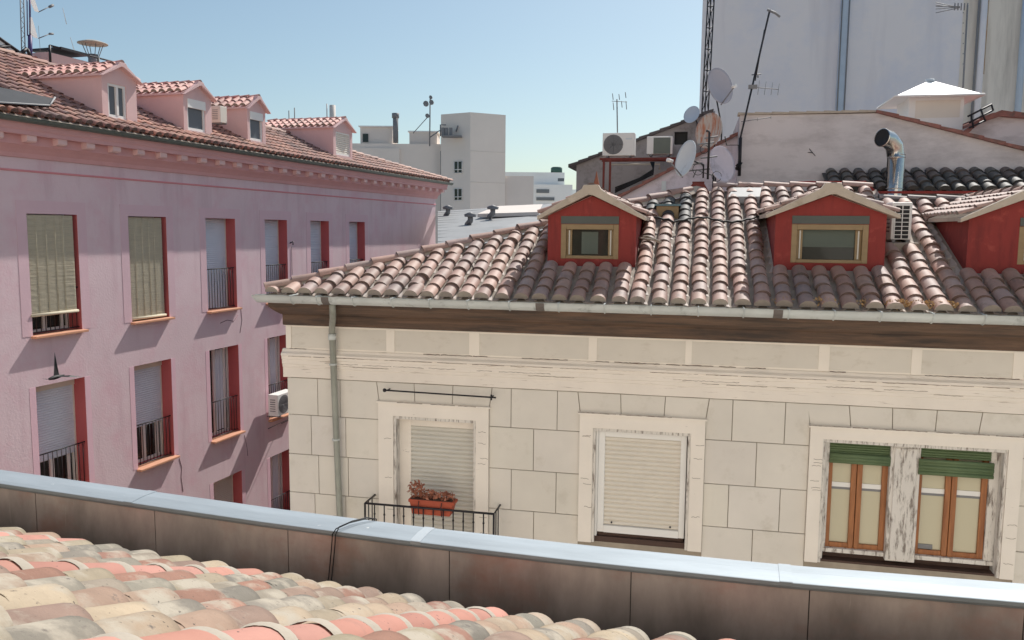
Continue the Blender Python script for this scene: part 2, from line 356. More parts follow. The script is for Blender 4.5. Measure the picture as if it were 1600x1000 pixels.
for k in range(7):
    for us in zoneA[k if k < 4 else 2 + k % 2]:
        if k == 0:                                           # slanted ends beside the voussoirs
            us = list(us)
            for q, (a, c) in enumerate(zip(us, us[1:])):
                g_ = rnd.uniform(.965, 1.015); b.col = (g_, g_, g_ * 1.01)
                sl0 = .035 if (q == 0 and us[0] > -3) else 0; sl1 = .035 if (q == len(us) - 2 and us[-1] < UE) else 0
                b.prism([(a + G, zr[1] + G), (c - G, zr[1] + G), (c - G, -2.25), (c - G - sl1, zr[0] - G), (a + G + sl0, zr[0] - G), (a + G, -2.25)], 'w', -.018, -.001)
        else: blk(us, zr[k + 1], zr[k])
for (a, c, js) in ((-3.95, -2.47, [649, 707]), (-1.31, .2, [971, 1038]), (1.39, 3.63, [1331, 1396, 1463, 1531])):
    ed = [a] + [cu(x, 635) for x in js] + [c]; mid = (a + c) / 2
    for p, q in zip(ed, ed[1:]):
        g_ = rnd.uniform(.965, 1.015); b.col = (g_, g_, g_ * 1.01)
        tp = p + (p - mid) * .045; tq = q + (q - mid) * .045
        b.prism([(p + G, -2.245), (q - G, -2.245), (tq - G, zr[0] - G), (tp + G, zr[0] - G)], 'w', -.018, -.001)
for us in ([-3.95, -3.3, -2.47],):
    blk(us, zr[6], zr[5])
for (a, c) in ((-1.31, .2), (1.39, 3.63)):
    for k in (4, 5, 6): blk([a, (a + c) / 2 + .15 * (k % 2), c], zr[k + 1], zr[k] if k > 4 else -4.1)
b.build('stone_block_facing', m_stone, cream, bevel=.003)
# --- frieze with panels
f = MB()
f.box(-5.25, UE, -.02, -.001, -1.60, -1.24)
f.build('frieze', m_trim, cream)
pn = MB()
for a, c in ((457, 605), (618, 734), (750, 920), (933, 1071), (1081, 1279), (1296, 1424), (1440, 1583)):
    ua, uc = cu(a, 535), cu(c, 550); pn.box(ua, uc, -.024, -.0195, -1.57, -1.30)
pn.box(cu(1600, 570), 5.0, -.024, -.0195, -1.57, -1.30); pn.box(5.1, 6.4, -.024, -.0195, -1.57, -1.30)
pn.build('frieze_panel_field', m_panel, cream)
st = MB()
ed = [(cu(a, 550), cu(c, 550)) for a, c in ((449, 457), (605, 618), (734, 750), (920, 933), (1071, 1081), (1279, 1296), (1424, 1440), (1583, 1600))]
for a, c in ed: st.box(a, c, -.032, -.0205, -1.585, -1.285)
st.box(-5.27, UE, -.034, -.0205, -1.284, -1.25)
rc = random.Random(21); st.m = 1
def ragged(mb, u0, u1, z, w, r, amp=.006, gap=.25):
    u = u0
    while u < u1:
        ln = rc.uniform(.15, .7); e = min(u + ln, u1); n = max(2, int((e - u) / .03))
        if rc.random() > gap and e - u > .04:
            mb.tube([(u + (e - u) * q / n, w, z + rc.uniform(-amp, amp) * .5) for q in range(n + 1)], [r * rc.uniform(.5, 1.1) for _ in range(n + 1)], 4, smooth=False)
        u = e + rc.uniform(0, .12)
ragged(st, -5.2, 6, -1.588, -.033, .0045, .008, .3)
ragged(st, -5.2, 6, -1.575, -.033, .003, .012, .75)
ragged(st, -5.2, 6, -1.252, -.034, .004, .004, .5)
ragged(st, -5.2, 6, -1.683, -.071, .0055, .002, .05)
ragged(st, -5.2, 6, -1.765, -.056, .003, .01, .65)
ragged(st, -5.2, 6, -1.80, -.05, .003, .008, .6)
st.m = 0
m_crkd = M('dark_crack', srgb(122, 104, 92), var=.2)
st.build('frieze_moulding', [m_trim, m_crkd], cream)
cp = [(-.001, -1.59), (-.035, -1.595), (-.05, -1.625), (-.085, -1.65), (-.09, -1.675), (-.07, -1.682), (-.066, -1.72), (-.055, -1.735), (-.055, -1.79), (-.045, -1.80), (-.04, -1.835), (-.03, -1.845), (-.03, -1.972), (-.001, -1.975)]
n_ = 40; cm = MB(); r_ = random.Random(3)
us = [-5.30 + (UE + 5.30) * k / n_ for k in range(n_ + 1)]
idx = [cm.V(*[(u, p[0] * (.96 + .08 * r_.random()), p[1] + r_.uniform(-.003, .003)) for p in cp]) for u in us]
for a, c in zip(idx, idx[1:]):
    for q in range(len(cp) - 1): cm.face((a + q, c + q, c + q + 1, a + q + 1))
cm.face([idx[0] + q for q in range(len(cp))])
cm.build('string_cornice', m_peel, cream)
# --- wooden eave board
MB().prism([(-.035, -1.268), (-.06, -1.272), (-.075, -1.25), (-.075, -1.14), (-.09, -1.125), (-.13, -1.12), (-.30, -1.06), (-.44, -1.0), (-.46, -.87), (-.03, -.87)], 'u', -5.27, UE).build('eave_board', m_eave, cream)
# --- gutter
gz, gw, gr = -.836, -.56, .1
gm = MB(); ns = 9
prof = [(gw + gr * cos(t), gz + gr * sin(t)) for t in [pi + pi * k / ns for k in range(ns + 1)]]
prof = [(prof[0][0] - .012, prof[0][1] + .004)] + prof
us = [-5.41, -5.34] + [-5.2 + .4 * k for k in range(30)]
rows = []
for k, u in enumerate(us):
    sc = .45 if k == 0 else 1
    rows.append(gm.V(*[(u, gw + (p[0] - gw) * sc, gz + (p[1] - gz) * sc - (.0 if k else .0)) for p in prof]))
for a, c in zip(rows, rows[1:]):
    for q in range(len(prof) - 1): gm.face((a + q, c + q, c + q + 1, a + q + 1), True)
gut = gm.build('gutter', m_zincg, cream)
for px in (463, 503, 558, 618, 676, 735, 799, 875, 946, 1018, 1091, 1161, 1231, 1301, 1373, 1453, 1533):
    u = C.w(px, 485, -.5)[0]; k = MB()
    k.tube([(u, gw + (gr + .006) * cos(t), gz + (gr + .006) * sin(t)) for t in [pi * .96 + pi * q / 8 for q in range(9)]], .007, 6)
    k.tube([(u, gw - gr - .006, gz + .005), (u, gw + gr, gz + .01)], .006, 6).build('bracket', m_zincg, gut)
for px in (516, 847, 1214):
    u = C.w(px, 485, -.5)[0]; k = MB(); q0 = [(gw + (gr + .003) * cos(t), gz + (gr + .003) * sin(t)) for t in [pi + pi * q / 8 for q in range(9)]]
    i = k.V(*[(u - .05, *p) for p in q0]); j = k.V(*[(u + .05, *p) for p in q0])
    for q in range(8): k.face((i + q, j + q, j + q + 1, i + q + 1), True)
    k.build('joint_sleeve', m_patch, gut)
pp = MB(); u0 = -4.56
uh = C.w(521, 492, -.5)[0]; pp.tube([(uh, -.53, -.90), (uh, -.52, -1.02), (uh + (u0 - uh) * .35, -.36, -1.13), (uh + (u0 - uh) * .75, -.2, -1.22), (u0, -.1, -1.31), (u0 + .03, -.1, -2.4), (u0 + .075, -.1, -3.9), (u0 + .08, -.1, -8), (u0 + .08, -.1, -14.8)], .041, 12)
m_pipe = M('pipe_zinc', srgb(150, 152, 142), rough=.5, metal=.1, var=.15, scale=3, dirt=srgb(110, 110, 100), dscale=3, dlo=.5, dhi=.75, dstretch=(1, 1, .3))
dp = pp.build('downpipe', m_pipe, cream)
k = MB(); k.tube([(u0, -.1, -1.36), (u0 + .003, -.1, -1.44)], .052, 12).build('collar', m_zincg, dp)
for z, dx in ((-1.75, .01), (-2.75, .035), (-3.8, .07)):
    MB().tube([(u0 + dx, -.1, z), (u0 + dx, -.1, z - .025)], .051, 12).build('clip', m_zincg, dp)
# --- roof
TN = .42; Sv, Nv = up_n(TN); cosr = Sv[1]
def rz(w): return -.82 + TN * (w + .46)
WR1, WR2 = 2.97, 2.5
UL = -5.29
hipw = lambda u: -.46 + (u - UL) * (WR1 + .46) / (0.18 - UL)
def wtop(u): return min(hipw(u), WR1 if u < 2.5 else WR2)
DW = .45
D = [(-1.83, -.715, .20, .45, -1.66, -.93, -.355, .08), (.945, 2.19, .23, .46, 1.135, 2.0, -.36, .10), (3.07, 4.36, .20, .44, 3.60, 4.1, -.34, .09)]
for k, d_ in enumerate(D): pass
def skipd(e, s):
    u = UL + e; w = -.50 + s * cosr
    for q in D:
        if q[0] - .02 < u < q[1] + .02 and w > DW - .15 and q[3] - abs(u - (q[0] + q[1]) / 2) * .48 > rz(w) + .02:
            return True
    if 2.25 < u < 2.7 and 1.0 < w < 1.4: return True
    return False
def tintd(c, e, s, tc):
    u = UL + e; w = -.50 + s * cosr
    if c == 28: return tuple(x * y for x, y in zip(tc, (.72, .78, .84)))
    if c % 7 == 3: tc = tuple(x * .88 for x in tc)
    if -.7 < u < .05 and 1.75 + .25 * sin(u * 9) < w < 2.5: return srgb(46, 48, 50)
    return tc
rb = MB(); zo = -.012
rb.poly([(UL, -.48, rz(-.48) + zo), (UE, -.48, rz(-.48) + zo), (UE, WR2, rz(WR2) + zo), (2.5, WR2, rz(WR2) + zo), (2.5, WR1, rz(WR1) + zo), (.18, WR1, rz(WR1) + zo)])
rb.poly([(UL, -.48, rz(-.48) + zo), (.18, WR1, rz(WR1) + zo), (.18, 7.9, rz(-.42)), (UL, 7.9, rz(-.42))])
rb.poly([(.18, WR1, rz(WR1) + zo), (2.5, WR1, rz(WR1) + zo), (2.5, 8, -1.2), (.18, 8, -1.2)])
rb.poly([(2.5, WR2, rz(WR2) + zo), (UE, WR2, rz(WR2) + zo), (UE, 8, -1.4), (2.5, 8, -1.4)])
rb.poly([(2.5, WR2, rz(WR2) + zo), (2.5, WR1, rz(WR1) + zo), (2.5, 8, -1.2), (2.5, 8, -1.4)])
rb.build('roof_deck', m_mortar, cream)
tm = MB()
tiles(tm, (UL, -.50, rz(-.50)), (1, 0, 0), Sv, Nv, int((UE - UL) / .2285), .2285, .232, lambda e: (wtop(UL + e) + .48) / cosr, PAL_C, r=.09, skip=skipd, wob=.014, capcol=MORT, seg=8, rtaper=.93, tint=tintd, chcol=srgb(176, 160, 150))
tm.build('roof_tiling', m_tile, cream)
hm = MB(); up = (-.3, -.3, 1)
mo = MB(); 
ridge(hm, (UL - .0, -.47, rz(-.47) + .05), (-.10, hipw(-.10), rz(hipw(-.10)) + .06), up, PAL_C, r=.08, L=.34)
hm.build('hip_tiling', m_tile, cream); hm = MB()
ridge(hm, (.25, WR1, rz(WR1) + .04), (2.45, WR1, rz(WR1) + .05), (0, 0, 1), PAL_C, r=.08, L=.36)
hm.build('ridge_tiling', m_tile, cream); hm = MB()
ridge(hm, (2.5, WR2 + .03, rz(WR2) + .045), (UE, WR2 + .03, rz(WR2) + .045), (0, 0, 1), [srgb(150, 138, 132), srgb(170, 156, 148)], r=.06, L=.36); hm.build('ridge_tiling', m_tile, cream)

a = Vector((UL + .05, hipw(UL + .05), rz(hipw(UL + .05)))); c_ = Vector((.05, hipw(.05), rz(hipw(.05)))); 
mo.poly([a + Vector((.10, -.06, .02)), c_ + Vector((.12, -.08, .02)), c_ + Vector((0, 0, .11)), a + Vector((0, 0, .10))])
mo.m = 1; mo.box(2.5, UE, WR2 - .06, WR2 - .01, rz(WR2 - .05), rz(WR2 - .05) + .075); mo.m = 0
mo.build('hip_mortar', [m_cement, m_dkroof], cream)
rs = MB()
rs.box(1.5, 2.42, 3.2, 3.24, .738, .768).box(2.575, UE, 3.0, 3.04, .575, .61)
rs.prism([(2.42, .768), (2.385, .738), (2.545, .585), (2.585, .61)], 'w', 3.1, 3.14)
rs.build('red_flashing', m_red, cream)
pk = MB(); zz = rz(2.95)
q = [C.sl(x, y, -.46, -.82 + .11, TN) for x, y in ((1138, 307), (1187, 307), (1190, 293), (1146, 293))]
pk.poly(q).poly([(p[0], p[1], p[2] - .1) for p in q])
for p1, p2 in zip(q, q[1:] + q[:1]): pk.poly([p1, p2, (p2[0], p2[1], p2[2] - .1), (p1[0], p1[1], p1[2] - .1)])
pk.build('roof_hatch', m_sheet, cream)

# --- dormers
def dormer(k, d_, bodym, f, parent, W0, wend, PALD, gable=.03, ov=.10, verge=.085, vm=None, roofz=None, side=True, tr=.055, tp=.15, tex=.2):
    uL, uR, ze, za, wl, wr, zb, zt = d_[:8]; uc = (uL + uR) / 2; zf = roofz(W0) - .12
    m = MB(f); th = .14
    m.prism([(uL, zf), (wl, zf), (wl, ze + (za - ze) * (wl - uL) / (uc - uL)), (uL, ze)], 'w', W0, W0 + th)
    m.prism([(wr, zf), (uR, zf), (uR, ze), (wr, ze + (za - ze) * (uR - wr) / (uR - uc))], 'w', W0, W0 + th)
    m.box(wl, wr, W0, W0 + th, zf, zb)
    m.prism([(wl, zt), (wr, zt), (wr, ze + (za - ze) * (uR - wr) / (uR - uc)), (uc, za), (wl, ze + (za - ze) * (wl - uL) / (uc - uL))], 'w', W0, W0 + th)
    for u0, u1 in ((uL, uL + .1), (uR - .1, uR)):
        m.prism([(W0 + th, zf), (W0 + th, ze), (wend, ze), (wend, zf)], 'u', u0, u1)
    body = m.build('dormer', bodym, parent, recalc=True)
    t = MB(f); sl = sqrt((uc - uL) ** 2 + (za - ze) ** 2); tn = (za - ze) / (uc - uL); a = math.atan(tn); ln = (uc - uL + ov) / cos(a)
    for sg in (-1, 1):
        S = (-sg * cos(a), 0, sin(a)); N = (sg * sin(a), 0, cos(a))
        ue = (uR + ov) if sg > 0 else (uL - ov); zee = ze - tn * ov + .03
        Ev = (0, -1, 0) if sg < 0 else (0, 1, 0)
        O = (ue, W0 - .06, zee) if sg > 0 else (ue, wend + .3, zee)
        nn = int((wend + .3 - W0 + .06) / tp)
        if sg < 0: O = (ue, W0 - .06 + nn * tp, zee)
        t.m = 1; t.poly([(ue, W0 - .05, zee - .0), (uc, W0 - .05, za + .03), (uc, wend + .5, za + .03), (ue, wend + .5, zee)]); t.poly([(ue, W0 - .05, zee - .045), (uc, W0 - .05, za - .015), (uc, wend + .5, za - .015), (ue, wend + .5, zee - .045)])
        t.poly([(ue, W0 - .05, zee - .045), (ue, W0 - .05, zee), (ue, wend + .5, zee), (ue, wend + .5, zee - .045)]); t.m = 0
        tiles(t, O, Ev, S, N, nn, tp, tex, ln - .02, PALD, r=tr, seg=6, wob=.004, chan=False, capcol=tuple(x * .8 for x in MORT))
    ridge(t, (uc, W0 - .1, za + .06), (uc, wend + .2, za + .06), (0, 0, 1), PALD, r=.065, L=.3)
    t.build('dormer_roof', [m_tile, vm or m_cement], body)
    v = MB(f)
    e0, e1 = uL - ov - .02, uR + ov + .02; jr = random.Random(k + 5)
    zo2 = ze - tn * (ov + .02) - .02
    h = verge * .72
    v.prism([(x_ + jr.uniform(-.006, .006), z_ + jr.uniform(-.006, .006)) for x_, z_ in [(e0, zo2), (e0 - .005, zo2 + h * .75), (uc - .12, za + h + .0), (uc - .09, za + h + .055), (uc + .08, za + h + .055), (uc + .12, za + h), (e1 + .005, zo2 + h * .75), (e1, zo2), (uc + .03, za - .01), (uc - .03, za - .01)]], 'w', W0 - .12, W0 - .005)
    v.build('verge', vm or m_cement, body, bevel=.006, recalc=True)
    return body
for k, d_ in enumerate(D):
    bd = dormer(k, d_, m_red, C, cream, DW, 2.75, PAL_C, roofz=rz)
    uL, uR, ze, za, wl, wr, zb, zt = d_
    W0 = DW
    zm = zt; MB().box(wl, wr, W0 + .03, W0 + .1, zt - .0, zt + .0 + .001).build('lintel', m_greybox, bd)
    MB().box(wl - .0, wr + .0, W0 - .012, W0 - .002, zt + .005, zt + .1).build('shutter_box', m_greybox, bd)
    fr = MB(); t_ = .065
    fr.box(wl, wl + t_, W0 + .0, W0 + .09, zb, zt).box(wr - t_, wr, W0, W0 + .09, zb, zt).box(wl + t_, wr - t_, W0, W0 + .09, zt - t_, zt).box(wl + t_, wr - t_, W0 + .01, W0 + .09, zb, zb + .04)
    i0, i1 = wl + t_, wr - t_
    fr.box(i0, i0 + .07, W0 + .05, W0 + .1, zb + .04, zt - t_).box(i1 - .07, i1, W0 + .05, W0 + .1, zb + .04, zt - t_)
    fr.build('window_frame', m_ochre, bd, bevel=.005)
    if k < 2:
        # open sash: dark pane, with a grey-green sheet painting the reflection in it
        MB().box(i0 + .07, i1 - .07, W0 + .085, W0 + .09, zb + .04, zt - t_).build('pane', m_glassd, bd)
        zz_ = zb + .04 + (zt - t_ - zb - .04) * (.42 if k else .3)
        if k: MB().box(i0 + .072, i1 - .072, W0 + .078, W0 + .084, zz_, zt - t_ - .002).build('pane_reflection', m_greflect, bd)
        else: MB().box(i0 + .19, i1 - .2, W0 + .078, W0 + .084, zb + .06, zt - t_ - .03).build('pane_reflection', m_greflect, bd)
        MB().box(i0 + .03, i0 + .045, W0 + .035, W0 + .049, zb + .05, zt - t_ - .01).box(i1 - .045, i1 - .03, W0 + .035, W0 + .049, zb + .05, zt - t_ - .01).build('sash_edge', m_shutterg, bd)
    else:
        MB().slats(i0, i1, zb + .04, zt - t_, W0 + .04, .05).build('shutter', m_shutterg, bd)

# --- facade windows
def casing(u0, u1, i0, i1, zt, zi, zb):
    m = MB(); w0, w1 = -.06, -.001
    m.box(u0, u1, w0, w1, zi + .04, zt).box(u0, i0 - .035, w0, w1, zb, zi + .04).box(i1 + .035, u1, w0, w1, zb, zi + .04)
    m.box(u0 - .02, u1 + .02, w0 - .02, w1, zt - .0, zt + .02)
    m.m = 1
    if i0 > -3: ragged(m, u0 - .02, u1 + .02, zt + .021, -.078, .0055, .003, .03)
    else: ragged(m, u0, u1, zt + .018, -.08, .004, .004, .3)
    for _ in range(9):
        sd_ = rc.choice((0, 1)); ua = rc.uniform(u0 + .02, i0 - .12) if sd_ == 0 else rc.uniform(i1 + .06, u1 - .1); z = rc.uniform(zb + .1, zi - .05)
        m.tube([(ua + .025 * q, w0 - .0005, z + rc.uniform(-.008, .008)) for q in range(5)], .0025, 4, smooth=False)
    m.m = 0
    o = m.build('window', [m_trim, m_crkd], cream)
    s = MB(); s.box(i0 - .035, i1 + .035, -.045, .0, zi, zi + .04).box(i0 - .035, i0, -.045, .0, zb, zi).box(i1, i1 + .035, -.045, .0, zb, zi)
    s.build('peeling_frame_edge', m_peelv, o, bevel=.004)
    r = MB(); r.poly([(i0, 0, zb), (i0, .16, zb), (i0, .16, zi), (i0, 0, zi)]).poly([(i1, 0, zb), (i1, .16, zb), (i1, .16, zi), (i1, 0, zi)]).poly([(i0, 0, zi), (i1, 0, zi), (i1, .16, zi), (i0, .16, zi)])
    r.build('reveal', m_peelv, o); return o
w1 = casing(-3.95, -2.47, -3.71, -2.67, -2.245, -2.45, -4.62)
MB().box(-3.71, -3.555, .09, .14, -4.62, -2.45).box(-2.70, -2.67, .09, .14, -4.62, -2.45).box(-3.555, -2.70, .09, .14, -2.56, -2.45).build('frame', m_trim, w1, bevel=.005)
MB().slats(-3.555, -2.70, -4.62, -2.56, .10, .058, .02).build('shutter', m_shutterg, w1)
w2 = casing(-1.31, .2, -1.11, .0, -2.245, -2.45, -3.87)
MB().box(-1.11, -1.082, .0, .07, -3.80, -2.45).box(-1.08, -1.0, .02, .07, -3.75, -2.45).box(-.08, -.01, .02, .07, -3.75, -2.45).box(-1.0, -.08, .02, .07, -2.53, -2.45).box(-1.0, -.08, .01, .07, -3.75, -3.66).build('frame', m_white, w2, bevel=.006)
MB().slats(-1.0, -.08, -3.66, -2.53, .045, .056, .02).build('shutter', m_shutter, w2)
MB().box(-1.11, 0, .0, .159, -3.87, -3.80).box(-1.08, -.02, .05, .12, -3.80, -3.755).build('sill', m_dkwood, w2)
k = MB()
for u in (-.9, -.18): k.tube([(u, .035, -3.62), (u, .02, -3.62)], .012, 8)
k.build('shutter_stop', m_black, w2)
w3 = casing(1.39, 3.63, 1.57, 3.45, -2.245, -2.42, -3.87)
m = MB(); m.box(1.57, 1.598, .02, .12, -3.845, -2.42).box(1.60, 1.63, .05, .12, -3.72, -2.42).box(2.29, 2.61, .02, .12, -3.80, -2.42).box(3.35, 3.45, .07, .12, -3.72, -2.42).box(1.60, 2.29, .05, .12, -3.77, -3.72).box(2.61, 3.45, .05, .12, -3.77, -3.72)
m.box(2.33, 2.57, .005, .02, -3.78, -2.45).box(2.42, 2.45, -.008, .005, -2.62, -2.46)
m.build('mullion_frame', m_peelv, w3, bevel=.006)
for a, c in ((1.63, 2.29), (2.61, 3.35)):
    mid = (a + c) / 2 - .01; s = MB()
    s.box(a, a + .05, .10, .15, -3.72, -2.45).box(c - .065, c, .10, .15, -3.72, -2.45).box(mid - .062, mid - .004, .09, .15, -3.72, -2.45).box(mid + .004, mid + .062, .09, .15, -3.72, -2.45)
    s.box(a + .05, mid - .062, .10, .15, -3.72, -3.66).box(mid + .062, c - .065, .10, .15, -3.72, -3.66)
    cs = s.build('casement', m_brown, w3, bevel=.005)
    for p, q in ((a + .05, mid - .062), (mid + .062, c - .065)):
        MB().box(p, q, .13, .135, -3.66, -2.45).build('pane', m_creamgl, cs)
        MB().box(p, q, .120, .128, -2.985, -2.93).build('inner_rail', m_white, cs)
        MB().box(p, q, .121, .129, -3.015, -2.985).build('rail_edge', m_grey, cs)
    if a > 2: MB().box(a + .05, a + .21, .118, .127, -3.655, -3.60).build('latch_plate', m_grey, cs)
m = MB(); m.slats(1.63, 2.29, -2.57, -2.43, .06, .03, .012); bl = m.build('blind', m_green, w3)
m = MB(); m.slats(2.61, 3.35, -2.55, -2.43, .05, .03, .012)
for q in range(5): m.tube([(2.59, .01 + .012 * (q % 2), -2.58 - .035 * q), (3.37, .01 + .012 * (q % 2), -2.58 - .035 * q)], .024, 8)
m.build('blind', m_green, w3)
MB().tube([(1.63, .035, -2.585), (2.29, .035, -2.585)], .028, 10).tube([(1.63, .03, -2.62), (2.29, .03, -2.62)], .026, 10).tube([(1.63, .035, -2.655), (2.29, .035, -2.655)], .024, 10).build('blind_roll', m_green, w3)
MB().box(1.57, 3.45, -.0, .159, -3.87, -3.845).box(1.58, 3.44, .13, .158, -3.845, -3.77).build('sill', m_dkwood, w3)
# curtain rod, balcony
rd = MB(); rd.tube([(-3.83, -.12, -2.065), (-2.36, -.12, -2.085)], .011, 8).tube([(-3.80, -.12, -2.065), (-3.80, 0, -2.065)], .01, 6).tube([(-2.42, -.12, -2.085), (-2.42, 0, -2.085)], .01, 6)
rd.lathe((-3.86, -.12, -2.065), (1, 0, 0), [(0, 0), (.022, .01), (.026, .025), (.02, .045), (0, .05)], 10); rd.tube([(-2.42, -.12, -2.05), (-2.42, -.12, -2.12)], .012, 6)
rd.build('awning_rod', m_iron, w1)
BU0, BU1, BW = -4.02, -2.32, -.36
bal = MB(); zt = -3.50; zb = -4.5
bal.tube([(BU0, 0, zt), (BU0, BW, zt), (BU1, BW, zt), (BU1, 0, zt)], .015, 8)
bal.tube([(BU0, 0, zb), (BU0, BW, zb), (BU1, BW, zb), (BU1, 0, zb)], .012, 6)
n_ = 13
for k in range(n_ + 1):
    u = BU0 + (BU1 - BU0) * k / n_; bal.tube([(u, BW, zb), (u, BW, zt)], .009 if 0 < k < n_ else .014, 6)
    bal.tube([(u, BW, zt - .12), (u, BW, zt - .14)], .014, 6)
for w_ in (-.12, -.24):
    for u in (BU0, BU1): bal.tube([(u, w_, zb), (u, w_, zt)], .008, 6)
br = bal.build('balcony_railing', m_iron, cream)
MB().box(BU0 - .06, BU1 + .06, BW - .06, -.02, -4.66, -4.54).build('balcony_slab', m_conc, br, bevel=.01)
# planter + dry plant
PO = (-3.14, -.24, -3.60)
pl = thing('planter', C, PO, 'terracotta planter box behind the black balcony railing', 'planter')
k = MB(); k.prism([(-3.40, -3.60), (-2.90, -3.60), (-2.86, -3.45), (-2.84, -3.45), (-2.84, -3.41), (-3.45, -3.41), (-3.45, -3.45), (-3.43, -3.45)], 'w', -.33, -.15); k.build('trough', m_pot, pl, bevel=.01)
MB().box(-3.42, -2.87, -.32, -.16, -3.409, -3.405).build('soil', m_dkwood, pl)
MB().tube([(-3.3, -.34, -3.42), (-3.3, -.375, -3.48), (-3.3, -.345, -3.6)], .006, 5).tube([(-3.0, -.34, -3.42), (-3.0, -.375, -3.48), (-3.0, -.345, -3.6)], .006, 5).build('hook', m_iron, pl)
def leafy(mb, c, rx, ry, rz_, n, size, r=rnd, stems=6, base=None):
    c = Vector(c); base = Vector(base or c)
    for _ in range(n):
        while True:
            p = Vector((r.uniform(-1, 1), r.uniform(-1, 1), r.uniform(-1, 1)))
            if p.length < 1: break
        p = Vector((c.x + p.x * rx, c.y + p.y * ry, c.z + p.z * rz_)); a = Vector((r.gauss(0, 1), r.gauss(0, 1), r.gauss(0, 1))).normalized(); b_ = a.cross(Vector((r.gauss(0, 1), r.gauss(0, 1), r.gauss(0, 1)))).normalized(); s = size * r.uniform(.6, 1.3)
        mb.poly([p - a * s, p + b_ * s * .45, p + a * s, p - b_ * s * .45])
    for _ in range(stems): mb.tube([base + Vector((r.uniform(-.3, .3) * rx, 0, -rz_ * .8)), c + Vector((r.uniform(-.8, .8) * rx, r.uniform(-.8, .8) * ry, r.uniform(-.2, .9) * rz_))], .004, 4)
dpn = thing('dry_plant', C, (-3.2, -.24, -3.40), 'withered reddish brown plant growing in the terracotta planter', 'plant')
k = MB(); leafy(k, (-3.37, -.24, -3.30), .12, .09, .12, 150, .03); leafy(k, (-3.2, -.24, -3.36), .15, .09, .07, 110, .03); leafy(k, (-2.98, -.24, -3.36), .13, .09, .06, 120, .028); k.build('foliage', m_dry, dpn)
# weeds along the gutter
for (x0, n, lab) in ((1222, 26, 'small dry weed tuft at the gutter below the left edge of the middle dormer'), (1290, 60, 'dry weed tuft on the tile ends below the middle dormer window'), (1345, 40, 'thin dry weed tuft on the tile ends below the right half of the middle dormer'), (1402, 150, 'biggest tan clump of dry weeds on the lowest tiles'), (1440, 110, 'tan dry weeds between sunlit tile ends beside the biggest clump'), (1478, 90, 'low dry weeds on the sunlit tile ends, nearest the right edge')):
    u = C.w(x0, 476, -.46)[0]; k = MB()
    leafy(k, (u, -.46, -.755), .14, .07, .055, int(n * 1.3), .022, stems=4)
    tag(k.build('dry_weed', m_weed, None, (u, -.46, -.8)), lab, 'weeds', 'dry weeds along the gutter')

# ================================================================== ROOF OBJECTS ON THE TOWNHOUSE
def ac_unit(f, o, wd, hg, dp, yaw, label, group, grille='fan', mbody=m_white, parent_name='ac_unit'):
    """o: frame coords of bottom centre of the front; yaw turns it"""
    t = thing(parent_name, f, o, label, 'air conditioner', group); t.rotation_euler.z += yaw
    ou, ow, oz = o
    k = MB(f); k.box(ou - wd / 2, ou + wd / 2, ow, ow + dp, oz + .03, oz + hg).build('casing', mbody, t, bevel=.012)
    k = MB(f)
    for s in (-1, 1): k.box(ou + s * wd * .35 - .02, ou + s * wd * .35 + .02, ow, ow + dp, oz, oz + .029)
    k.build('foot', m_grey, t)
    if grille == 'fan':
        cx, cz, r = ou - wd * .16, oz + hg * .52, min(hg * .42, wd * .3)
        MB(f).lathe((cx, ow - .002, cz), (0, -1, 0), [(0, -.001), (r, 0)], 28, smooth=False).build('fan_opening', m_grey, t)
        k = MB(f)
        for q in range(5): k.tube([(cx + r * (q + 1) / 5 * cos(a), ow - .012, cz + r * (q + 1) / 5 * sin(a)) for a in [2 * pi * j / 20 for j in range(21)]], .004, 4)
        for q in range(8): a = pi * q / 4; k.tube([(cx, ow - .012, cz), (cx + r * cos(a), ow - .012, cz + r * sin(a))], .004, 4)
        k.build('fan_grille', m_grey, t)
        MB(f).box(ou + wd * .22, ou + wd * .42, ow - .004, ow - .001, oz + hg * .72, oz + hg * .78).build('badge', m_dish, t)
    elif grille == 'dark':
        MB(f).box(ou - wd * .24, ou + wd * .42, ow - .006, ow - .001, oz + hg * .1, oz + hg * .93).build('grille', m_dkgut, t)
    elif grille == 'cells':
        k = MB(f); k2 = MB(f)
        k.box(ou - wd * .36, ou + wd * .36, ow - .003, ow - .001, oz + hg * .08, oz + hg * .92).build('grille_opening', m_black, t)
        for q in range(9): z = oz + hg * (.08 + .84 * q / 8); k2.box(ou - wd * .36, ou + wd * .36, ow - .012, ow - .004, z - .004, z + .004)
        for q in (-1, 0, 1): k2.box(ou + q * wd * .36 - .005, ou + q * wd * .36 + .005, ow - .016, ow - .0125, oz + hg * .08, oz + hg * .92)
        k2.build('grille_bars', mbody, t)
    k = MB(f)
    for q in range(6): z = oz + hg * (.25 + .1 * q); k.box(ou - wd / 2 - .003, ou - wd / 2 - .0005, ow + dp * .25, ow + dp * .8, z, z + hg * .04)
    k.build('side_louvre', m_grey, t)
    return t
xa, xb = C.w(1391, 378, 1.1), C.w(1427, 316, 1.1)
ac_unit(C, ((xa[0] + xb[0]) / 2, 1.1, xa[1]), xb[0] - xa[0], xb[1] - xa[1], .28, radians(4), 'narrow white air conditioner on a pad between the red dormers', None, 'cells')
MB().box(xa[0] - .05, xb[0] + .08, 1.02, 1.5, rz(1.02) - .05, xa[1] - .005).build('concrete_pad', m_mortar, cream, bevel=.02)
